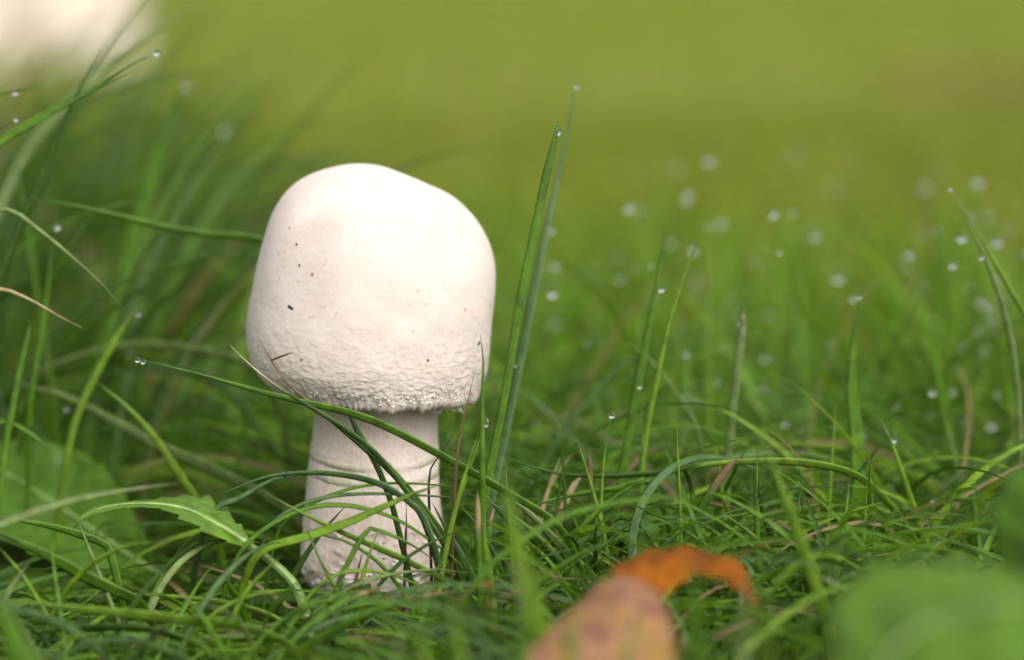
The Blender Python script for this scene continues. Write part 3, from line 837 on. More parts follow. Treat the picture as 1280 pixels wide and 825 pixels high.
B('q7', 'dark clipped stub with a dry orange tip', [(744, 690), (740, 640), (738, 600), (737, 563)], 0.872, 6, 'browntip', 0.1, 'blunt', group=GQ)
B('q8', 'pale broad blade sloping down right through the tangle', [(748, 728), (700, 682), (660, 640), (615, 605)], 0.855, 10, 'pale', 0.4, group=GQ)
B('q9', 'soft upright blade with a drop beside its tip behind the tall ribbed blade', [(846, 580), (850, 520), (853, 470), (857, 419)], 0.965, 8, 'green', 0.1, group=GQ)
B('q10', 'soft upright blade without dew behind the tall ribbed blade', [(834, 585), (840, 520), (845, 441)], 0.975, 7, 'lime', 0.1, group=GQ)
B('q11', 'short pale upright blade with dew at its tip under the grey arching blade', [(840, 600), (850, 560), (860, 528), (868, 500)], 0.935, 9, 'pale', 0.1, group=GQ)
B('q12', 'very blurred pale green blade standing in the near turf', [(700, 850), (668, 770), (645, 680), (632, 580)], 0.715, 24, 'lime', 0.1, group=GQ)
B('q13', 'soft long blade rising to the right in front of the tangle', [(600, 720), (660, 670), (720, 640), (800, 625), (900, 622)], 0.79, 8, 'green', 0.3, group=GQ)
B('q14', 'slim upright blade right of the half-brown stalk', [(622, 820), (614, 745), (608, 690), (604, 640)], 0.815, 7, 'lime', 0.1, group=GQ)
B('q15', 'bluish glossy blade leaning left beneath the dry shreds', [(690, 700), (665, 670), (640, 655), (600, 612)], 0.86, 11, 'blue', 0.4, group=GQ)
B('q16', 'green blade sloping from the leaning lime blade to the brown leaf', [(1000, 700), (965, 690), (930, 660), (900, 640)], 0.845, 9, 'lime', 0.4, group=GQ)
B('q17', 'thin curved green blade lying level right of the lime blade', [(960, 740), (1000, 715), (1040, 695), (1090, 680)], 0.86, 6, 'lime', 0.3, group=GQ)
B('q18', 'short silvery blade lying at the edge of the near broad leaf', [(1090, 770), (1065, 745), (1045, 732), (1020, 718)], 0.79, 14, 'pale', 0.4, group=GQ)

# side bract of the brown flowering stalk: a small dry spikelet, its own thing lying on the cap
o = blade('bract', 'hair-thin dry bract crossing the brown stalk on the cap', [(334, 434), (345, 430), (361, 424)], 0.846, 3, 'brown', 0.1, n=10, name='dry_bract', cat='bract', group=None)
bpy.data.objects.remove(o)
_st = BLADES['s3']
_d = ((_st - W(333, 436, 0.845)) ** 2).sum(1)
_p = _st[int(np.argmin(_d))]                                   # springs from the stalk itself
p3 = [_p, _p + W(346, 431, 0.843) - W(333, 436, 0.845), _p + W(361, 426, 0.841) - W(333, 436, 0.845)]
v, q, uv = blade_mesh('dry_bract', catmull(p3, 10), 0.0007)
link('bract', make_mesh('bract', v, q, uv), BM['brown'])
br_o = bpy.data.objects['bract']
st_o = [o for o in COL.objects if o.get('label', '').startswith('thin brown flowering stalk')][0]
br_o.parent = st_o
br_o.location = -Vector(st_o.location)

# ------------------------------------------------------------------ blade masses (vectorised)
PAL = np.array([GREEN, GREEN, LIME, BLUE, DARK, DARK, (0.09, 0.215, 0.02)])


def sweep(x, y, length, width, az, lean, bend, nseg, power=1.3, fold=0.25, z0=-0.003, zmin=0.003, colr=None, flat=False, squash=None):
    """many arching blades at once; returns verts, quads, uv, colours and the tips"""
    n = len(x)
    t = np.linspace(0, 1, nseg + 1)
    ang_ = lean[:, None] + bend[:, None] * t[None, :] ** power
    azk = az[:, None] + 0.35 * np.sin(t[None, :] * 2.5 + x[:, None] * 400)
    ds_ = (length / nseg)[:, None]
    dx = np.sin(ang_) * np.cos(azk) * ds_
    dy = np.sin(ang_) * np.sin(azk) * ds_
    dz = np.cos(ang_) * ds_ * (1 if squash is None else squash[:, None])
    z32 = np.zeros((n, 1))
    px = x[:, None] + np.concatenate([z32, np.cumsum(dx[:, :-1], 1)], 1)
    py = y[:, None] + np.concatenate([z32, np.cumsum(dy[:, :-1], 1)], 1)
    pz = z0 + np.concatenate([z32, np.cumsum(dz[:, :-1], 1)], 1)
    lowm = pz < zmin
    lowm[:, 0] = False
    pz = np.where(lowm, zmin + 0.001 * (hash3((x * 1e5).astype(np.int64), (y * 1e5).astype(np.int64), np.zeros(n, np.int64)))[:, None], pz)
    path = np.stack([px, py, pz], -1)
    roll = rng.uniform(-0.7, 0.7, n)
    side = np.stack([-np.sin(azk), np.cos(azk), np.zeros_like(azk)], -1)
    tanv = np.stack([np.sin(ang_) * np.cos(azk), np.sin(ang_) * np.sin(azk), np.cos(ang_)], -1)
    nor = np.cross(side, tanv)
    rl = roll[:, None, None] + 0.8 * t[None, :, None] * np.sign(roll)[:, None, None]
    side = side * np.cos(rl) + nor * np.sin(rl)
    nor = np.cross(side, tanv)
    w = width[:, None] * (np.minimum(0.7 + t, 1) * np.clip((1 - t) / 0.6, 0.02, 1) ** 0.8)[None, :]
    hw = w[..., None] / 2
    if flat:
        rows = [path - side * hw, path + side * hw]
        u = np.array([0.0, 1.0])
    else:
        rows = [path - side * hw, path + nor * hw * fold * 2, path + side * hw]
        u = np.array([0.0, 0.5, 1.0])
    k = len(rows)
    v = np.stack(rows, 2).reshape(-1, 3)
    q1 = grid_quads(nseg + 1, k)
    q = (q1[None] + (np.arange(n) * (nseg + 1) * k)[:, None, None]).reshape(-1, 4)
    uv = np.stack([np.tile(u, n * (nseg + 1)), np.tile(np.repeat(t, k), n)], -1)
    c = np.repeat(colr, (nseg + 1) * k, axis=0)
    return v, q, uv, c, path


def blade_colours(n, pal=PAL, dry=0.04, jitter=0.22):
    c = pal[rng.integers(0, len(pal), n)] * rng.uniform(1 - jitter, 1 + jitter, (n, 1))
    k = rng.random(n) < dry
    c[k] = np.array(STRAW) * rng.uniform(0.45, 1.0, (k.sum(), 1))
    return c


def project(p):
    dx, dy, dz = p[..., 0], p[..., 1], p[..., 2] - CAM_Z
    depth = dy * CP - dz * SP
    vv = dy * SP + dz * CP
    return 640 + dx / depth * FPX, 412.5 - vv / depth * FPX, depth


def cull(path, keep):
    return path


mx_, my_ = MUSH_ROOT[0], MUSH_ROOT[1]


def height_cap(x, y):
    """how tall the turf stands: low against the foot of the stem and in front of it, fuller to both sides"""
    pxs = 640 + x / np.maximum(y, 0.1) * FPX
    h = np.full(len(x), 0.052)
    h = np.where(y < 0.86, 0.034, h)
    h = np.where(y < 0.80, 0.026, h)
    h = np.where((y < 0.87) & (pxs > 600), 0.042, h)
    h = np.where((y < 0.79) & (pxs > 600), 0.030, h)
    front = (pxs > 340) & (pxs < 590) & (y < my_ + 0.01)
    h = np.where(front, np.where(y < 0.80, 0.017, 0.024), h)
    h = np.where((pxs < 370) & (y < 0.94), 0.013, h)
    h = np.where((pxs < 250) & (y > 0.84) & (y < 0.95), 0.008, h)
    h = np.where((pxs < 370) & (y >= 0.94) & (y < 1.12), 0.024, h)
    return h


def turf(n, x0, x1, y0, y1, wmm, lens, bends, nseg, lean=(0.1, 0.9), dry=0.05, pal=PAL, flat=False, use_cap=True, frust=True, pal2=None, drift=(1.2, 3.2)):
    x = rng.uniform(x0, x1, n); y = rng.uniform(y0, y1, n)
    if frust:
        k = np.abs(x) < 0.21 * y + 0.10
        x, y = x[k], y[k]
    k = ((x - mx_) / 0.023) ** 2 + ((y - my_) / 0.023) ** 2 > 1
    x, y = x[k], y[k]
    m = len(x)
    ln = rng.uniform(*lens, m)
    sq = None
    le = rng.uniform(*lean, m); be = rng.uniform(*bends, m)
    az = rng.uniform(0, 2 * math.pi, m)
    if use_cap:
        # peak height of the arch, scaled under the local cap
        t = np.linspace(0, 1, 12)
        an = le[:, None] + be[:, None] * t[None] ** 1.3
        pk = np.max(np.cumsum(np.cos(an), 1), 1) / 12 * ln
        cap_h = height_cap(x, y) * rng.uniform(0.35, 1.2, m) * (1 + 0.55 * vnoise(np.stack([x * 22, y * 22, x * 0], -1)))
        f = np.minimum(1, cap_h / np.maximum(pk, 1e-4))
        sq = np.maximum(f, 0.1)
        ln = ln * (0.55 + 0.45 * sq)
    wd = rng.uniform(wmm[0], wmm[1], m) / 1000
    c = blade_colours(m, pal, dry)
    worn = ((x - 0.60) / 0.16) ** 2 + ((y - 3.3) / 0.45) ** 2 + 0.5 * vnoise(np.stack([x * 9, y * 5, x * 0], -1)) < 1
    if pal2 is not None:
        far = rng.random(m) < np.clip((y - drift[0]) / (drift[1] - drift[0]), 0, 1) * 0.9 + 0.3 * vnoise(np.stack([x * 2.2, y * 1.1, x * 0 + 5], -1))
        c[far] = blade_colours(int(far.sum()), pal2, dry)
    c[worn] = np.array([0.25, 0.20, 0.045]) * rng.uniform(0.7, 1.2, (int(worn.sum()), 1))     # a worn, dried patch of lawn
    return sweep(x, y, ln, wd, az, le, be, nseg, colr=c, flat=flat, squash=sq)


def join(parts):
    vs, qs, us, cs, off = [], [], [], [], 0
    for v, q, uv, c, _ in parts:
        vs.append(v); qs.append(q + off); us.append(uv); cs.append(c); off += len(v)
    return np.concatenate(vs), np.concatenate(qs), np.concatenate(us), np.concatenate(cs)


# keep blades out of the mushroom and from covering cap and stem
def drop_blockers(res, nseg, k):
    v, q, uv, c, path = res
    px, py, dp = project(path)
    infront = dp < D0 - 0.005
    bad = (infront & (px > 300) & (px < 622) & (py < 560)).any(1)
    bad |= (infront & (px > 372) & (px < 556) & (py < 708)).any(1)
    ax = np.abs(path[..., 0] - mx_); ay = np.abs(path[..., 1] - my_)
    z = path[..., 2]
    bad |= ((ax ** 2 + ay ** 2 < 0.024 ** 2) & (z > 0.0)).any(1)
    bad |= ((ax ** 2 + ay ** 2 < 0.043 ** 2) & (z > 0.060)).any(1)
    bad |= (dp < 0.25).any(1)
    # the brown leaf lies on the turf in front: nothing solid across it
    bad |= ((dp < 0.78) & (px > 650) & (px < 950) & (py > 680) & (py < 800)).any(1) & (rng.random(len(px)) < 0.85)
    g = ~bad
    n = len(g)
    per = (nseg + 1) * k
    vm = np.repeat(g, per)
    v, uv, c = v[vm], uv[vm], c[vm]
    n2 = int(g.sum())
    kk = k
    q1 = grid_quads(nseg + 1, kk)
    q = (q1[None] + (np.arange(n2) * per)[:, None, None]).reshape(-1, 4)
    return v, q, uv, c, path[g]


a1 = drop_blockers(turf(11500, -0.34, 0.34, 0.60, 1.18, (1.1, 2.7), (0.06, 0.15), (0.4, 2.0), 11), 11, 3)
a2 = drop_blockers(turf(3400, -0.34, 0.34, 0.62, 1.15, (0.8, 1.8), (0.02, 0.05), (0.2, 1.6), 6, dry=0.16), 6, 3)
near_turf = join([a1, a2])
tag(link('turf_grass', make_mesh('turf_grass', *near_turf[:2], near_turf[2], near_turf[3]), TURF),
    'dense short green grass carpeting the ground round the mushroom', 'grass', kind='stuff')

FARSUNPAL = np.array([(0.215, 0.29, 0.022), (0.26, 0.31, 0.030), (0.29, 0.315, 0.040), (0.18, 0.27, 0.018)])  # dry-lawn yellow, lightened to put sunlight into the blade colour
MIDPAL = np.array([GREEN, LIME, (0.12, 0.28, 0.015), (0.15, 0.29, 0.016), (0.09, 0.2, 0.012)])
b1 = drop_blockers(turf(26000, -0.75, 0.75, 1.15, 2.7, (2.0, 4.0), (0.035, 0.075), (0.1, 1.2), 5, lean=(0.0, 0.5), pal=MIDPAL, use_cap=False, pal2=FARSUNPAL, drift=(0.7, 1.9)), 5, 3)  # mix slides with distance towards the sun-lightened palette
b2 = drop_blockers(turf(750, -0.12, 0.35, 0.95, 1.35, (1.2, 2.4), (0.06, 0.135), (0.1, 1.3), 9, lean=(0.0, 0.35), pal=MIDPAL, use_cap=False, dry=0.03), 9, 3)
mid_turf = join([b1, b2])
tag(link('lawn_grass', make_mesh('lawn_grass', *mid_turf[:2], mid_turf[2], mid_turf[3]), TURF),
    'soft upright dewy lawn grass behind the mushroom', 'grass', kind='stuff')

c1 = turf(46000, -2.4, 2.4, 2.6, 10.0, (3.0, 6.0), (0.03, 0.06), (0.1, 1.0), 3, lean=(0.0, 0.6), pal=FARSUNPAL, use_cap=False, flat=True, dry=0.05, pal2=MIDPAL * 1.15, drift=(4.5, 13.0))
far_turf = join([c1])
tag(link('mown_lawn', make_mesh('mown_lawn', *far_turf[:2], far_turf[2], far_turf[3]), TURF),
    'yellow-green mown lawn stretching away far behind, coloured bright as if sunlit', 'grass', kind='stuff')

# tall clump at the left: leaning right, arching
nC = 760
xx = rng.uniform(-0.42, -0.115, nC); yy_ = rng.uniform(0.95, 1.7, nC)
SHADEPAL = np.array([GREEN, DARK, DARK, BLUE, (0.09, 0.2, 0.02)]) * 0.8  # greens darkened so the clump's shade is in the blade colour
kk = (xx / yy_) > -0.235
xx, yy_ = xx[kk], yy_[kk]
nC = len(xx)
hgt = np.interp(xx / yy_, [-0.2, -0.15, -0.10, -0.06], [0.19, 0.19, 0.11, 0.06]) * rng.uniform(0.6, 1.2, nC)
cl = sweep(xx, yy_, hgt, rng.uniform(2.2, 4.0, nC) / 1000, rng.normal(0.0, 0.9, nC), rng.uniform(0.0, 0.5, nC), rng.uniform(0.5, 2.0, nC), 12, colr=blade_colours(nC, SHADEPAL, 0.05))
cl = drop_blockers(cl, 12, 3)
tag(link('tall_grass', make_mesh('tall_grass', cl[0], cl[1], cl[2], cl[3]), TURF),
    'blurred mass of tall arching grass behind the clump on the left', 'grass', kind='stuff')

# ------------------------------------------------------------------ single arching blades that show large in the tangle
WORD = {'green': 'mid-green', 'lime': 'yellow-green', 'blue': 'bluish green', 'dark': 'dark green', 'pale': 'pale grey-green', 'drytip': 'straw-tipped green'}
ZONES = [
    ('short arching %s blade in the tangle left of the mushroom foot', 'loose blades left of the mushroom foot', 46, (0, 345), (690, 800), (0.79, 0.85)),
    ('short arching %s blade in tangle between mushroom foot and brown leaf', 'loose blades right of the mushroom foot', 46, (560, 760), (640, 790), (0.80, 0.88)),
    ('short arching %s blade in tangle between brown leaf and near broad leaf', 'loose blades beyond the brown leaf', 44, (850, 1230), (620, 740), (0.82, 0.93)),
    ('low %s blade lying over the ground in front of the mushroom foot', 'loose blades in front of the mushroom foot', 22, (350, 580), (755, 815), (0.77, 0.83)),
]
for label, group, cnt, (x0, x1), (y0, y1), (d0, d1) in ZONES:
    for k in range(cnt):
        for tries in range(30):
            d = rng.uniform(d0, d1)
            px, py = rng.uniform(x0, x1), rng.uniform(y0, y1)
            g = W(px, py, d)
            az = rng.uniform(0, 2 * math.pi)
            ln = rng.uniform(0.035, 0.075) if cnt != 22 else rng.uniform(0.03, 0.05)
            ns = 16
            t = np.linspace(0, 1, ns)
            le, be = (rng.uniform(0.2, 0.9), rng.uniform(0.6, 1.9)) if cnt != 22 else (rng.uniform(0.7, 1.2), rng.uniform(0.3, 0.9))
            an = le + be * t ** 1.3
            azk = az + 0.4 * np.sin(2 * t + k)
            st = np.stack([np.sin(an) * np.cos(azk), np.sin(an) * np.sin(azk), np.cos(an)], -1) * ln / ns
            path = np.array([g[0], g[1], -0.003]) + np.concatenate([[[0, 0, 0]], np.cumsum(st, 0)[:-1]])
            path[1:, 2] = np.maximum(path[1:, 2], 0.004)
            pxs, pys, dps = project(path)
            infront = dps < D0
            if (infront & (pxs > 300) & (pxs < 622) & (pys < 600)).any(): continue
            if (infront & (pxs > 378) & (pxs < 550) & (pys < 715)).any(): continue
            if ((path[:, 0] - mx_) ** 2 + (path[:, 1] - my_) ** 2 < 0.025 ** 2).any(): continue
            break
        else:
            continue
        v, q, uv = blade_mesh('grass_blade', path, rng.uniform(0.0011, 0.0025), roll=rng.uniform(-0.6, 0.6))
        mt = random.choice(['green', 'green', 'lime', 'blue', 'dark', 'lime', 'pale', 'drytip'])
        o = link('grass_blade', make_mesh('grass_blade', v - path[0], q, uv), BM[mt], loc=path[0])
        tag(o, label % WORD[mt], 'grass blade', group)


for k in range(26):
    px = rng.uniform(625, 1235); d = rng.uniform(0.855, 0.95)
    top = rng.uniform(500, 620); lean = rng.normal(0, 26)
    mt = random.choice(['lime', 'green', 'pale', 'lime', 'dark'])
    blade('u%d' % k, 'slim upright %s blade standing up out of the tangle beyond the brown leaf' % WORD[mt],
          [(px, 700), (px + lean * 0.25, (700 * 2 + top) / 3), (px + lean * 0.6, (700 + top * 2) / 3), (px + lean, top)], d, rng.uniform(3.5, 6.5), mt, rng.uniform(-0.2, 0.3),
          group='slim upright blades in the tangle')
GF = 'very blurred blades in front of the brown leaf'
for k, (x0, x1, top, d) in enumerate([(585, 560, 735, 0.70), (640, 668, 715, 0.68), (668, 640, 700, 0.71), (705, 720, 760, 0.66), (735, 700, 772, 0.69), (770, 800, 748, 0.665), (545, 520, 770, 0.69),
                                     (880, 862, 700, 0.70), (915, 940, 715, 0.68), (965, 950, 730, 0.67), (1000, 1010, 745, 0.66), (480, 500, 785, 0.70), (420, 400, 790, 0.69)]):
    mt = ['lime', 'green', 'pale'][k % 3]
    blade('f%d' % k, 'very blurred %s blade in front of the brown leaf and the stem foot' % WORD[mt], [(x0, 900), (x0 * 0.7 + x1 * 0.3, 850), (x0 * 0.3 + x1 * 0.7, top + 35), (x1, top)], d, 14, mt, 0.2, group=GF)

# ------------------------------------------------------------------ broad leaves
def patch_mesh(rows, nu, nv, teeth=None, wave=0.0, seed=0):
    """rows: list of (left, mid, right) world points along the leaf; nv odd"""
    rows = np.asarray(rows, float)
    Lr = catmull(rows[:, 0], nu); Mr = catmull(rows[:, 1], nu); Rr = catmull(rows[:, 2], nu)
    t = np.linspace(0, 1, nu)
    if teeth:
        cnt, amp = teeth
        for E, ph in ((Lr, 0.0), (Rr, 0.37)):
            saw = ((t * cnt + ph + 0.25 * np.sin(t * 9 + seed)) % 1.0)
            E += (E - Mr) * (amp * (saw - 0.5) * np.sin(np.pi * np.clip(t * 1.05, 0, 1)))[:, None]
    out_ = []
    for w in np.linspace(-1, 1, nv):
        a_ = abs(w)
        E = Lr if w < 0 else Rr
        out_.append(Mr * (1 - a_) + E * a_)
    v = np.stack(out_, 1)
    flat_ = v.reshape(-1, 3)
    u = np.tile(np.linspace(0, 1, nv), nu)
    bulge = wave * vnoise(flat_ * 75 + seed) + wave * 0.6 * np.abs(np.sin((u * 6 + np.repeat(t, nv) * 16)))
    flat_ = flat_ + np.array([0, -0.4, 0.8]) * bulge[:, None]
    uv = np.stack([u, np.repeat(t, nv) * 0.7 + 0.1], -1)
    return flat_, grid_quads(nu, nv), uv, Mr


def leaf(name, label, rows_px, mat, ribw, nu=70, nv=21, teeth=None, wave=0.0, stalk=None, cat='leaf', group=None, thick=0.00025):
    rows = [[W(*p) for p in r] for r in rows_px]
    v, q, uv, M = patch_mesh(rows, nu, nv, teeth, wave, len(name))
    root = M[0].copy() if stalk is None else W(*stalk[0])
    root[2] = 0.0
    e = empty(name, root)
    tag(e, label, cat, group)
    lam = link('lamina', make_mesh('lamina', v - root, q, uv), mat, e)
    md = lam.modifiers.new('thickness', 'SOLIDIFY'); md.thickness = thick; md.offset = 0
    ribpath = list(M[::max(1, nu // 14)])
    if stalk is not None:
        sp_ = [W(*p) for p in stalk]
        sp_[0][2] = -0.003
        ribpath = sp_ + ribpath[1:]
    path = catmull(ribpath, 50)
    t = np.linspace(0, 1, 50)
    path = path + np.array([0, -0.55, 0.8]) * wave * np.clip(t * 4 - 0.6, 0, 1)[:, None]
    r_ = ribw * (1.0 - 0.85 * t)
    k = 8
    a_ = np.linspace(0, 2 * math.pi, k, endpoint=False)
    tan = np.gradient(path, axis=0); tan /= np.linalg.norm(tan, axis=1, keepdims=True)
    s1 = np.cross(tan, np.array([0.1, 0.2, 1.0])); s1 /= np.linalg.norm(s1, axis=1, keepdims=True)
    s2 = np.cross(tan, s1)
    tv = path[:, None] + r_[:, None, None] * (np.cos(a_)[None, :, None] * s1[:, None] + np.sin(a_)[None, :, None] * s2[:, None])
    uvr = np.stack([np.tile(a_ / 6.28, 50), np.repeat(t, k)], -1)
    link('midrib', make_mesh('midrib', tv.reshape(-1, 3) - root, grid_quads(50, k, True), uvr), RIB, e)
    return e


# large soft leaf behind, lower left
leaf('dandelion_leaf', 'large soft-focus dandelion leaf standing among grass at the left',
     [[(196, 716, 0.925), (205, 722, 0.928), (190, 735, 0.92)],
      [(178, 668, 0.93), (150, 690, 0.932), (130, 728, 0.92)],
      [(152, 618, 0.94), (100, 655, 0.94), (70, 705, 0.92)],
      [(118, 578, 0.95), (50, 622, 0.945), (10, 680, 0.925)],
      [(60, 556, 0.955), (0, 592, 0.95), (-50, 640, 0.93)],
      [(-10, 556, 0.96), (-50, 575, 0.955), (-80, 600, 0.94)],
      [(-70, 565, 0.96), (-75, 570, 0.96), (-80, 575, 0.955)]],
     LEAF, 0.0011, teeth=(7, 0.10), wave=0.0018, stalk=[(250, 762, 0.905), (225, 735, 0.92)])
# stalked serrated leaf
leaf('dandelion_leaf', 'narrow toothed leaf arching on a thick pale stalk left of the stem',
     [[(328, 692, 0.850), (327, 693, 0.850), (326, 694, 0.850)],
      [(314, 676, 0.856), (309, 681, 0.850), (304, 684, 0.847)],
      [(298, 654, 0.866), (288, 667, 0.852), (279, 675, 0.845)],
      [(278, 634, 0.874), (262, 652, 0.855), (248, 661, 0.842)],
      [(256, 622, 0.878), (238, 640, 0.857), (222, 646, 0.842)],
      [(222, 621, 0.876), (208, 633, 0.857), (196, 636, 0.845)],
      [(185, 625, 0.868), (176, 631, 0.856), (168, 634, 0.849)],
      [(150, 629, 0.862), (140, 634, 0.855), (132, 640, 0.85)],
      [(112, 638, 0.858), (106, 645, 0.855), (102, 652, 0.853)],
      [(94, 658, 0.856), (93, 660, 0.855), (92, 661, 0.855)]],
     LEAF_B, 0.0018, nu=120, teeth=(9, 0.42), wave=0.0005, stalk=[(395, 775, 0.842), (375, 745, 0.845), (352, 714, 0.848)])
# small hairy leaf above brown leaf
leaf('weed_leaf', 'small finely toothed hairy leaf half hidden above the brown leaf',
     [[(830, 700, 0.872), (822, 704, 0.872), (812, 708, 0.87)],
      [(838, 678, 0.884), (818, 684, 0.88), (794, 696, 0.872)],
      [(824, 662, 0.888), (803, 668, 0.884), (780, 680, 0.878)],
      [(800, 650, 0.89), (784, 655, 0.886), (768, 664, 0.882)],
      [(772, 645, 0.89), (768, 647, 0.888), (762, 650, 0.886)]],
     LEAF, 0.0005, nu=60, teeth=(16, 0.10), wave=0.0010, stalk=[(838, 745, 0.872), (832, 720, 0.872)])
# very blurred near leaves, lower right
leaf('broad_leaf', 'big very blurred pale green leaf lying nearest at the lower right',
     [[(1050, 900, 0.60), (1080, 905, 0.60), (1110, 920, 0.59)],
      [(1035, 800, 0.625), (1110, 830, 0.60), (1180, 905, 0.575)],
      [(1060, 738, 0.64), (1160, 790, 0.605), (1250, 900, 0.57)],
      [(1130, 708, 0.645), (1230, 770, 0.61), (1330, 880, 0.57)],
      [(1230, 715, 0.645), (1310, 765, 0.61), (1400, 850, 0.58)],
      [(1330, 740, 0.64), (1380, 770, 0.615), (1430, 820, 0.59)],
      [(1430, 790, 0.62), (1435, 795, 0.62), (1440, 800, 0.615)]],
     LEAF_F, 0.0010, teeth=(6, 0.08), wave=0.0028, stalk=[(1010, 1080, 0.585), (1040, 960, 0.595)])
leaf('broad_leaf', 'blurred green leaf with a scalloped edge standing upright at the right edge',
     [[(1300, 760, 0.70), (1310, 765, 0.70), (1320, 760, 0.70)],
      [(1252, 705, 0.712), (1300, 715, 0.70), (1380, 720, 0.69)],
      [(1240, 655, 0.715), (1300, 655, 0.705), (1400, 665, 0.69)],
      [(1252, 608, 0.72), (1310, 605, 0.71), (1400, 610, 0.695)],
      [(1285, 578, 0.722), (1325, 570, 0.715), (1380, 568, 0.70)],
      [(1335, 552, 0.72), (1340, 550, 0.72), (1345, 552, 0.718)]],
     LEAF, 0.0010, teeth=(5, 0.12), wave=0.0018, stalk=[(1330, 960, 0.70), (1318, 860, 0.70)])
leaf('broad_leaf', 'small blurred rounded leaf rising between the two near broad leaves',
     [[(1200, 800, 0.745), (1205, 805, 0.745), (1210, 800, 0.745)],
      [(1165, 745, 0.755), (1195, 750, 0.748), (1220, 740, 0.745)],
      [(1172, 708, 0.76), (1195, 712, 0.752), (1218, 708, 0.748)],
      [(1192, 692, 0.76), (1203, 692, 0.757), (1212, 694, 0.754)]],
     LEAF_F, 0.0006, nu=40, teeth=(3, 0.08), wave=0.0008, stalk=[(1212, 930, 0.745), (1208, 860, 0.745)])

# brown autumn leaf: pale upturned half and orange curled half on one thing
lr = W(760, 800, 0.72); lr[2] = 0.0
al = empty('autumn_leaf', lr)
tag(al, 'fallen brown autumn leaf, pale pinkish with a curled orange edge', 'leaf')
rowsA = [[(600, 870, 0.735), (680, 885, 0.73), (850, 890, 0.735)],
         [(640, 836, 0.745), (720, 850, 0.735), (848, 850, 0.742)],
         [(676, 800, 0.757), (745, 812, 0.742), (842, 812, 0.750)],
         [(712, 768, 0.770), (765, 776, 0.752), (838, 778, 0.758)],
         [(742, 741, 0.780), (784, 748, 0.765), (828, 754, 0.766)],
         [(764, 722, 0.788), (786, 725, 0.778), (812, 735, 0.774)]]
v, q, uv, M = patch_mesh([[W(p[0], p[1], p[2] * 0.925) for p in r] for r in rowsA], 60, 25, None, 0.0012, 3)
lm = link('lamina', make_mesh('lamina', v - lr, q, uv), PINK, al)
lm['label'] = 'pale pinkish underside of the leaf'
md = lm.modifiers.new('thickness', 'SOLIDIFY'); md.thickness = 0.0003; md.offset = 0
rowsB = [[(760, 716, 0.790), (778, 726, 0.782), (800, 740, 0.774)],
         [(790, 698, 0.800), (805, 718, 0.786), (826, 750, 0.775)],
         [(825, 690, 0.806), (838, 706, 0.790), (846, 736, 0.780)],
         [(862, 689, 0.808), (868, 702, 0.792), (870, 718, 0.784)],
         [(898, 696, 0.806), (897, 710, 0.792), (896, 722, 0.785)],
         [(926, 710, 0.800), (920, 724, 0.790), (914, 732, 0.785)],
         [(940, 738, 0.794), (934, 744, 0.789), (928, 744, 0.786)],
         [(947, 757, 0.790), (944, 758, 0.789), (941, 757, 0.788)]]
v, q, uv, M2 = patch_mesh([[W(p[0], p[1], p[2] * 0.935) for p in r] for r in rowsB], 70, 17, (6, 0.10), 0.0016, 8)
lm2 = link('curled_edge', make_mesh('curled_edge', v - lr, q, uv), ORANGE, al)
lm2['label'] = 'rust orange curled edge of the leaf'
md = lm2.modifiers.new('thickness', 'SOLIDIFY'); md.thickness = 0.0003; md.offset = 0

# rotten bark bit in the gap right of the upright blade
pb = W(935, 640, 0.945)
bm = bmesh.new()
bmesh.ops.create_icosphere(bm, subdivisions=4, radius=1)
for vv_ in bm.verts:
    c = np.array(vv_.co)[None]
    f = 1 + 0.35 * vnoise(c * 2.2)[0] + 0.15 * vnoise(c * 6)[0]
    vv_.co = Vector((vv_.co.x * 0.022 * f, vv_.co.y * 0.008 * f, vv_.co.z * 0.010 * f))
me = bpy.data.meshes.new('bark_piece'); bm.to_mesh(me); bm.free()
o = link('bark_piece', me, WOOD, loc=(pb[0], pb[1], 0.007))
tag(o, 'dark rotten bark piece in the shadowy gap behind the upright dewy blade', 'bark')

# ------------------------------------------------------------------ tiny debris on the cap
def surf(px, py):
    """front surface point of the cap seen at a photo pixel"""
    pv, qv, dv = project(V2[:, NTH // 2:, :])
    k = np.argmin((pv - px) ** 2 + (qv - py) ** 2)
    p = V2[:, NTH // 2:, :].reshape(-1, 3)[k]; n = out[:, NTH // 2:, :].reshape(-1, 3)[k]
    return p, n


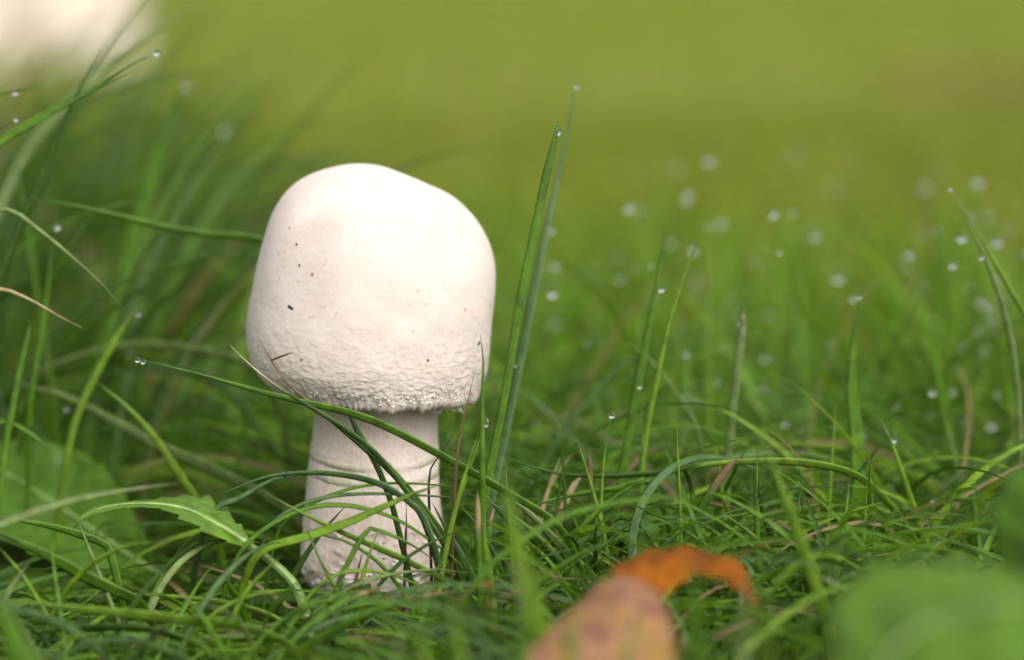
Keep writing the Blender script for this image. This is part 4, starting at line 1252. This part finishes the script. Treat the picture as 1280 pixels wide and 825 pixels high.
for (px, py, ln, wd, rot, lab, nm) in [
    (363, 384, 0.0016, 0.0005, 1.15, 'dark husk fleck stuck on the left of the cap', 'husk_fleck'),
    (599, 429, 0.0011, 0.0004, -0.9, 'tiny black fleck beside the short blade on the cap', 'husk_fleck'),
    (371, 305, 0.0006, 0.0004, 0.3, 'rusty crumb on the upper left of the cap', 'soil_crumb'),
    (375, 331, 0.0006, 0.0003, 0.8, 'brown crumb just below the rusty one on the cap', 'soil_crumb'),
    (376, 450, 0.0006, 0.0003, 1.3, 'small dark crumb above the brown stalk on the cap', 'soil_crumb'),
    (535, 450, 0.0006, 0.0004, 0.0, 'small brown crumb on the lower right of the cap', 'soil_crumb')]:
    p, n = surf(px, py)
    bm = bmesh.new()
    bmesh.ops.create_icosphere(bm, subdivisions=2, radius=1)
    for vv_ in bm.verts:
        f = 1 + 0.3 * vnoise(np.array(vv_.co)[None] * 2 + px)[0]
        vv_.co = Vector((vv_.co.x * ln * f * (1 - 0.4 * max(vv_.co.x, 0)), vv_.co.y * wd * f, vv_.co.z * 0.00035))
    me = bpy.data.meshes.new(nm); bm.to_mesh(me); bm.free()
    for pl in me.polygons: pl.use_smooth = True
    o = link(nm, me, BUG if 'rusty' not in lab and 'brown' not in lab else BM['brown'], loc=p)
    qn = Vector(n).to_track_quat('Z', 'X')
    o.rotation_mode = 'QUATERNION'
    from mathutils import Quaternion
    o.rotation_quaternion = Quaternion((0, -1, 0), -rot) @ qn if False else qn @ Quaternion((0, 0, 1), rot)
    tag(o, lab, 'fleck' if nm == 'husk_fleck' else 'crumb')

# ------------------------------------------------------------------ dew
bm = bmesh.new()
bmesh.ops.create_icosphere(bm, subdivisions=3, radius=1)
drop_me = bpy.data.meshes.new('dew_drop'); bm.to_mesh(drop_me); bm.free()
for pl in drop_me.polygons: pl.use_smooth = True
drop_me.materials.append(WATER)


def drop(p, r, label, group='dew drops on single blades', stretch=1.0):
    o = bpy.data.objects.new('dew_drop', drop_me)
    COL.objects.link(o)
    o.location = p
    o.scale = (r, r, r * stretch)
    tag(o, label, 'dew drop', group)
    return o


def on(key, px, py, rpx, label, stretch=1.0):
    path = BLADES[key]
    a_, b_, dd_ = project(path)
    k = int(np.argmin((a_ - px) ** 2 + (b_ - py) ** 2))
    d = dd_[k] - 0.0004
    r = rpx * d / FPX
    drop(W(px, py, d), r, label, stretch=stretch)


on('r1', 697, 164, 4.5, 'green-tinted dew drop cupped in the tip of the tall pair\'s shorter blade', 1.6)
on('r2', 720, 108, 3.5, 'dew drop on the tip of the tallest grey-green blade')
on('r1', 652, 376, 4.0, 'clear dew drop low on the tall pair beside the cap', 1.4)
on('r2', 642, 456, 3.6, 'dew drop wedged between the tall pair near their lower half')
on('r6', 765, 519, 4.2, 'dew drop on the needle-thin upright blade')
on('r7', 827, 361, 4.6, 'dew drop hanging near the curved tip of the tall green blade')
on('r9', 800, 483, 3.6, 'dew drop on the short blade touching the ribbed one')
on('r10', 926, 402, 4.8, 'dew drop under the pointed tip of the straight pale blade', 1.4)
on('r11', 864, 524, 3.6, 'dew drop at the bend of the fine grey blade')
on('r12', 1074, 371, 3.6, 'dew drop on the tip of the upright dark twisted blade')
on('r13', 1227, 322, 3.4, 'upper dew drop on the long bowed blade')
on('r13', 1266, 428, 4.2, 'lower dew drop on the long bowed blade', 1.3)
on('r15', 1117, 546, 5.2, 'long teardrop of dew below a bent blade tip', 1.7)
on('r14', 1188, 236, 3.2, 'dew bead where the bowed and straight lime blades meet')
on('r20', 945, 622, 5.5, 'fat dew drop halfway up the bright upright blade', 1.5)
on('r25', 1045, 530, 4.4, 'dew bead on the soft-focus blade slanting left')
on('r25', 1079, 545, 4.4, 'second dew bead further down the blade slanting left')
on('r26', 1168, 625, 4.8, 'dew drop on the tip of the slim pale blade')
on('r26', 1193, 655, 3.0, 'small dew drop midway on the slim pale blade')
on('r30', 1156, 232, 6.0, 'glowing dew bead topping the blurred tall blade')
on('l2', 196, 66, 4.4, 'bright dew drop on the tip of the upper parallel blade')
on('l4', 19, 116, 4.0, 'dew drop hanging under the blade tip above the parallel pair')
on('l5', 20, 149, 3.4, 'dew drop on the short tip below the parallel pair')
on('l8', 232, 107, 4.5, 'blurred dew bead on the thick dark clump blade')
on('l13', 72, 283, 4.2, 'dew drop beside the tip of the upright clump blade', 1.2)
on('l14', 173, 392, 3.4, 'dew in the frayed tip of the lime clump blade')
on('s1', 172, 450, 3.6, 'outer of two dew beads on the long dark blade tip')
on('s1', 179, 452, 3.4, 'inner of two dew beads on the long dark blade tip')
on('s6', 355, 593, 4.0, 'long dew drop on the bluish blade left of the stem')
on('r5', 607, 528, 4.0, 'dew drop in the bent tip of the blade right of the stem', 1.6)
on('q9', 859, 442, 4.2, 'dew drop beside the tip of the soft upright blade')
on('q11', 868, 500, 3.6, 'dew drop on the short pale upright blade')
on('m2', 84, 511, 3.6, 'dew drop on the long pale ribbed blade')

# dew caught on the lawn behind: sit on tips of lawn blades spread over the picture
tips = np.concatenate([b1[4][:, -1, :], a1[4][:, -1, :]] + [b2[4][:, -1, :]])
tdir = np.concatenate([b1[4][:, -1, :] - b1[4][:, -2, :], a1[4][:, -1, :] - a1[4][:, -2, :]] + [b2[4][:, -1, :] - b2[4][:, -2, :]])
tdir /= np.linalg.norm(tdir, axis=1, keepdims=True) + 1e-9
tpx, tpy, tdp = project(tips)
ok = (tpx > -10) & (tpx < 1290) & (tpy > 120) & (tpy < 650) & (tdp > 0.93) & (tdp < 1.75)
ok &= ~((tpx > 295) & (tpx < 630) & (tpy > 190))
right = ok & (tpx > 600)
left_ = ok & (tpx <= 300)
idx = []
ri = np.flatnonzero(right); ri = ri[np.argsort(rng.random(len(ri)) + 1.3 * np.clip(tdp[ri] - 1.0, 0, 1))]
# spread by photo row so that the far tips (many, crowded) do not take them all
rows_ = [(120, 240, 12), (240, 320, 26), (320, 380, 36), (380, 460, 50), (460, 540, 46), (540, 640, 26)]
for y0, y1, c in rows_:
    s = []
    for i in ri:
        if len(s) < c and y0 <= tpy[i] < y1 and all(np.abs(tips[i] - tips[j]).sum() > 0.002 for j in idx + s):
            s.append(i)
    idx += s
li = np.flatnonzero(left_); rng.shuffle(li)
idx += list(li[:14])
for i in idx:
    r = 0.0008 + 0.0011 * rng.random() ** 1.6
    drop(tips[i] + tdir[i] * r * 0.75, r, 'round dew bead caught on a blurred lawn blade behind the mushroom', 'dew beads on the blurred lawn')
# a few on the tall clump
cp_ = cl[4][:, -2, :]
cpx, cpy, cdp = project(cp_)
ci = [i for i in rng.permutation(len(cpx)) if 0 < cpx[i] < 520 and 20 < cpy[i] < 300 and not (300 < cpx[i] < 620 and cpy[i] > 195)][:14]
for i in ci:
    drop(cp_[i], rng.uniform(0.0011, 0.0018), 'round dew bead on a blurred blade of the tall arching grass', 'dew beads on the tall grass')
